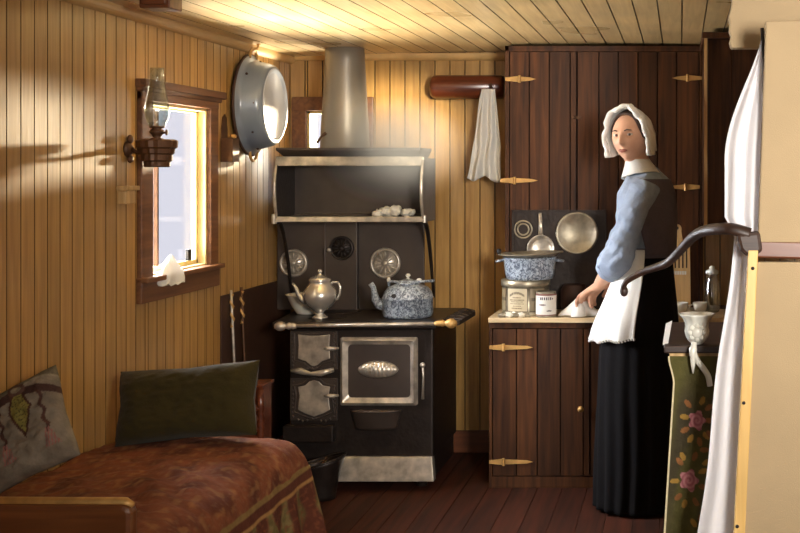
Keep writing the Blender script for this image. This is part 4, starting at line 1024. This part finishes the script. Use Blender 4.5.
# collar
cc = Vector((-.166, 5.055, 1.42))
m = MB()
m.grid(lambda u, v: cc+Vector((.02*(1-v)+.004, .0, 0))*0+fwd*((.050+.030*v**1.5)*cos(2*PI*u))+side*((.050+.034*v**1.5)*sin(2*PI*u))+Vector((-.014*(1-v), 0, .034*(1-v)-.022*v*v-.03*v*max(0,cos(2*PI*u))+.004*sin(2*PI*u*3)*v)), 60, 14)
m.build('collar', 'white', wm, sm=True, solid=.004)
# blouse
bl = MB()
bt = [((-.125,5.058,1.045),.098,.122),((-.135,5.052,1.09),.108,.125),((-.15,5.045,1.15),.125,.138),((-.152,5.045,1.22),.128,.145),((-.145,5.05,1.31),.113,.148),((-.14,5.06,1.37),.085,.128),((-.148,5.065,1.405),.064,.08),((-.152,5.065,1.42),.055,.058)]
bl.loft([ring(*t, n=40) for t in bt])
sl = cr([S1+Vector((.0,.01,.012)), S1.lerp(E1,.35)+Vector((-.004,-.004,.0)), S1.lerp(E1,.75)+Vector((-.004,-.004,0)), E1+Vector((0,0,0)), E1.lerp(W1_,.34)], 6)
rs = [.058,.064,.067,.067,.066,.065,.064,.063,.062,.061,.06,.060,.060,.060,.061,.062,.064,.066,.066,.067,.067,.066,.064,.060,.050]
bl.tube(sl, rs[:len(sl)], 26)
sl2 = [S2+Vector((0,-.01,.01)), S2.lerp(E2,.5), E2, E2.lerp(W2_,.3)]; bl.tube(sl2, [.055,.06,.058,.05], 18)
for v in bl.v:
    n_ = .010*nz(v.x*12+v.z*6, v.y*12, v.z*9)+.010*nz(v.x*28+v.z*20, v.y*28, v.z*16)+.006*(1-2*abs(nz(v.x*9-v.z*9, v.y*9, v.z*5+3)))**3
    v += Vector((n_*1.2, n_, 0))
bl.build('blouse', 'blouse', wm, sm=True, remesh=.005, smod=2)
m = MB(); cf = E1.lerp(W1_,.30); dd = (W1_-E1).normalized()
m.lathe([(.055,0),(.059,.004),(.06,.022),(.055,.027),(.05,.024)], cf, dd, 30, cap=False, flute=lambda a, h: .03*sin(9*a)); m.ball(cf+Vector((-.045,-.04,.005)), .007)
m.build('cuff', 'blouse', wm, sm=True, solid=.003)
# darker layer over the back, painting the shaded side of the blouse
def shade_cloth(u, v):
    an = lerp(.32*PI, 1.25*PI, u)*1.0; z = lerp(1.06, 1.37, v)
    # interpolate blouse profile
    for k in range(len(bt)-1):
        if bt[k][0][2] <= z <= bt[k+1][0][2]:
            t = (z-bt[k][0][2])/(bt[k+1][0][2]-bt[k][0][2]); c = Vector(bt[k][0]).lerp(Vector(bt[k+1][0]), t); a = lerp(bt[k][1], bt[k+1][1], t); b = lerp(bt[k][2], bt[k+1][2], t); break
    return c+fwd*((a+.010)*cos(an))+side*((b+.010)*sin(an))
m = MB(); m.grid(lambda u, v: shade_cloth(lerp(.28,1,u), v), 40, 30); m.build('shade_cloth', 'shade_cloth', wm, sm=True, solid=.004, label='darker layer painting shade on the back of her blouse')
# skirt
def skr(v):
    z = lerp(1.06, .012, v)
    a = lerp(.095, .150, smooth(0,.35,v))+.035*v; b = lerp(.115, .165, smooth(0,.3,v))+.03*v
    cx = lerp(-.13, -.172, smooth(.0,.4,v)); cy = lerp(5.055, 5.035, v)
    return Vector((cx, cy, z)), a, b
def skirt(u, v):
    c, a, b = skr(v); an = 2*PI*u; k = 1+.035*v*sin(18*an+2*nz(u*4, v*2))+.02*nz(cos(an)*2, sin(an)*2, v*3)
    return c+fwd*(a*cos(an)*k)+side*(b*sin(an)*k)
m = MB(); m.grid(skirt, 200, 60); m.build('skirt', 'skirt', wm, sm=True, solid=.004)
m = MB(); m.grid(lambda u, v: Vector((-.128,5.056,lerp(1.085,1.045,v)))+fwd*((.105)*cos(2*PI*u))+side*((.128)*sin(2*PI*u)), 50, 4); m.build('waistband', 'shade_cloth', wm, sm=True, solid=.006)
# apron
def apr(u, v):
    vv = lerp(-.0, .325, v); c, a, b = skr(max(0, vv)); an = lerp(-.42*PI, .56*PI, u)
    hem = .012*v*sin(u*40)*.3
    k = 1+.03*v*sin(14*an)+.02*nz(u*5, v*3)
    fl_ = .022+.03*v
    return c+fwd*((a+fl_)*cos(an)*k)+side*((b+fl_*.6)*sin(an)*k)+Vector((0,0,.02*(1-v)-.028*v*(1-u)*0+hem-.02*v*cos(an)))
m = MB(); m.grid(apr, 110, 60)
ap = m.build('apron', 'white', wm, sm=True, solid=.004)
m = MB()
for i in range(56):
    p = apr(i/55, 1); m.ball(p+Vector((0,0,-.003)), (.005,.005,.006), 8, 6)
m.build('lace_hem', 'white', ap, sm=True)
# cloth under her hand: a tent of two flaps
hx = XW(581, 5.33)
def tent(u, v):
    a = 2*PI*u; fo = 1+.42*v*cos(4*a+.6)
    return Vector((hx-.004+(.012+.058*v)*cos(a)*fo+.006*nz(u*6, v*4), 5.335+(.008+.026*v)*sin(a)*fo, CT+.004+.078*(1-v)**.8+.004*nz(u*8, v*5)*v))
m = MB(); m.grid(tent, 90, 20); m.build('folded_cloth', 'white', sm=True, solid=.005, label='folded white cloth standing on worktop under the woman\'s hand', cat='cloth')

# ------------------------------------------------------------------ light
def area(name, loc, target, sx, sy, power, col, spread=180):
    l = bpy.data.lights.new(name, 'AREA'); l.shape = 'RECTANGLE'; l.size = sx; l.size_y = sy; l.energy = power; l.color = col; l.spread = math.radians(spread)
    o = bpy.data.objects.new(name, l); C.objects.link(o); o.location = loc
    o.rotation_euler = (Vector(target)-Vector(loc)).to_track_quat('-Z', 'Y').to_euler(); return o
def spot(name, loc, target, power, col, ang, blend=.6, size=.05):
    l = bpy.data.lights.new(name, 'SPOT'); l.energy = power; l.color = col; l.spot_size = math.radians(ang); l.spot_blend = blend; l.shadow_soft_size = size
    o = bpy.data.objects.new(name, l); C.objects.link(o); o.location = loc
    o.rotation_euler = (Vector(target)-Vector(loc)).to_track_quat('-Z', 'Y').to_euler(); return o
area('left_window_sky', (-3.2, 5.1, 1.9), (-1.6, 4.75, 1.3), 2.6, 1.6, 1250, (.95,.97,1))
area('left_window_snow_bounce', (-3.0, 4.9, .35), (-1.7, 4.7, 1.4), 2.4, 1.2, 1150, (1,.94,.82))
spot('back_window_low_sun', (-1.55, 8.0, 1.72), (-1.93, 4.05, 1.50), 1150, (1,.8,.5), 12, 1, .05)
area('back_window_sky', (-1.50, 8.0, 1.75), (-1.82, 4.3, 1.45), .7, .7, 8, (1,.88,.66), 60)
area('back_window_snow_bounce', (-1.4, 7.2, .5), (-1.5, 5.2, 2.0), .9, .6, 330, (1,.9,.7))
area('partition_fill', (1.1, 0.0, 1.7), (.62, 3.3, 1.45), .7, .8, 52, (1,.95,.88), 78)  # added area light inside the room, brightens partition and curtain
area('room_daylight', (-.6, -2.2, 1.6), (-.8, 4, 1.6), 1.4, .8, 11, (1,.93,.82))
spot('stove_wall_spot', (.15, 2.2, 1.75), (-1.40, 5.95, 1.585), 2100, (1,.88,.66), 10, 1, .06)  # added spot inside the room, brightens the wall beside the stovepipe
# thin steam drifting over the warming closet
m = MB(); m.ball(P(395, 150, 5.52), (.36, .17, .26), 24, 16)
vm = bpy.data.materials.new('thin_steam'); vm.use_nodes = True; nt = vm.node_tree; nt.nodes.remove(nt.nodes['Principled BSDF'])
pv = nt.nodes.new('ShaderNodeVolumePrincipled'); pv.inputs['Color'].default_value = (1,1,1,1); nt.links.new(pv.outputs[0], nt.nodes['Material Output'].inputs['Volume'])
tc = nt.nodes.new('ShaderNodeTexCoord'); gr = nt.nodes.new('ShaderNodeTexGradient'); gr.gradient_type = 'SPHERICAL'; mp = nt.nodes.new('ShaderNodeMapping')
mp.inputs['Location'].default_value = (0, 0, -1.0); mp.inputs['Scale'].default_value = (1/.36, 1/.17, 1/.26)
nt.links.new(tc.outputs['Object'], mp.inputs[0]); nt.links.new(mp.outputs[0], gr.inputs[0])
mu = nt.nodes.new('ShaderNodeMath'); mu.operation = 'MULTIPLY'; mu.inputs[1].default_value = 7; nt.links.new(gr.outputs['Fac'], mu.inputs[0]); nt.links.new(mu.outputs[0], pv.inputs['Density'])
M['steam'] = vm; m.build('steam', 'steam', kind='stuff', label='thin white steam drifting over top of the cook stove', cat='steam')

wd = bpy.data.worlds.new('World'); bpy.context.scene.world = wd; wd.use_nodes = True
bg = wd.node_tree.nodes['Background']; bg.inputs[0].default_value = (.80,.785,.86,1); bg.inputs[1].default_value = 1.12

cam = bpy.data.cameras.new('Camera'); co = bpy.data.objects.new('Camera', cam); C.objects.link(co)
co.location = (0,0,H); co.rotation_euler = (PI/2,0,0); cam.sensor_width = 36; cam.lens = 36*F/800
cam.shift_x = -(CX-400)/800; cam.shift_y = -(266.5-CY)/800
sc = bpy.context.scene; sc.camera = co
sc.view_settings.view_transform = 'Standard'; sc.view_settings.look = 'None'; sc.view_settings.exposure = 0; sc.view_settings.gamma = 1
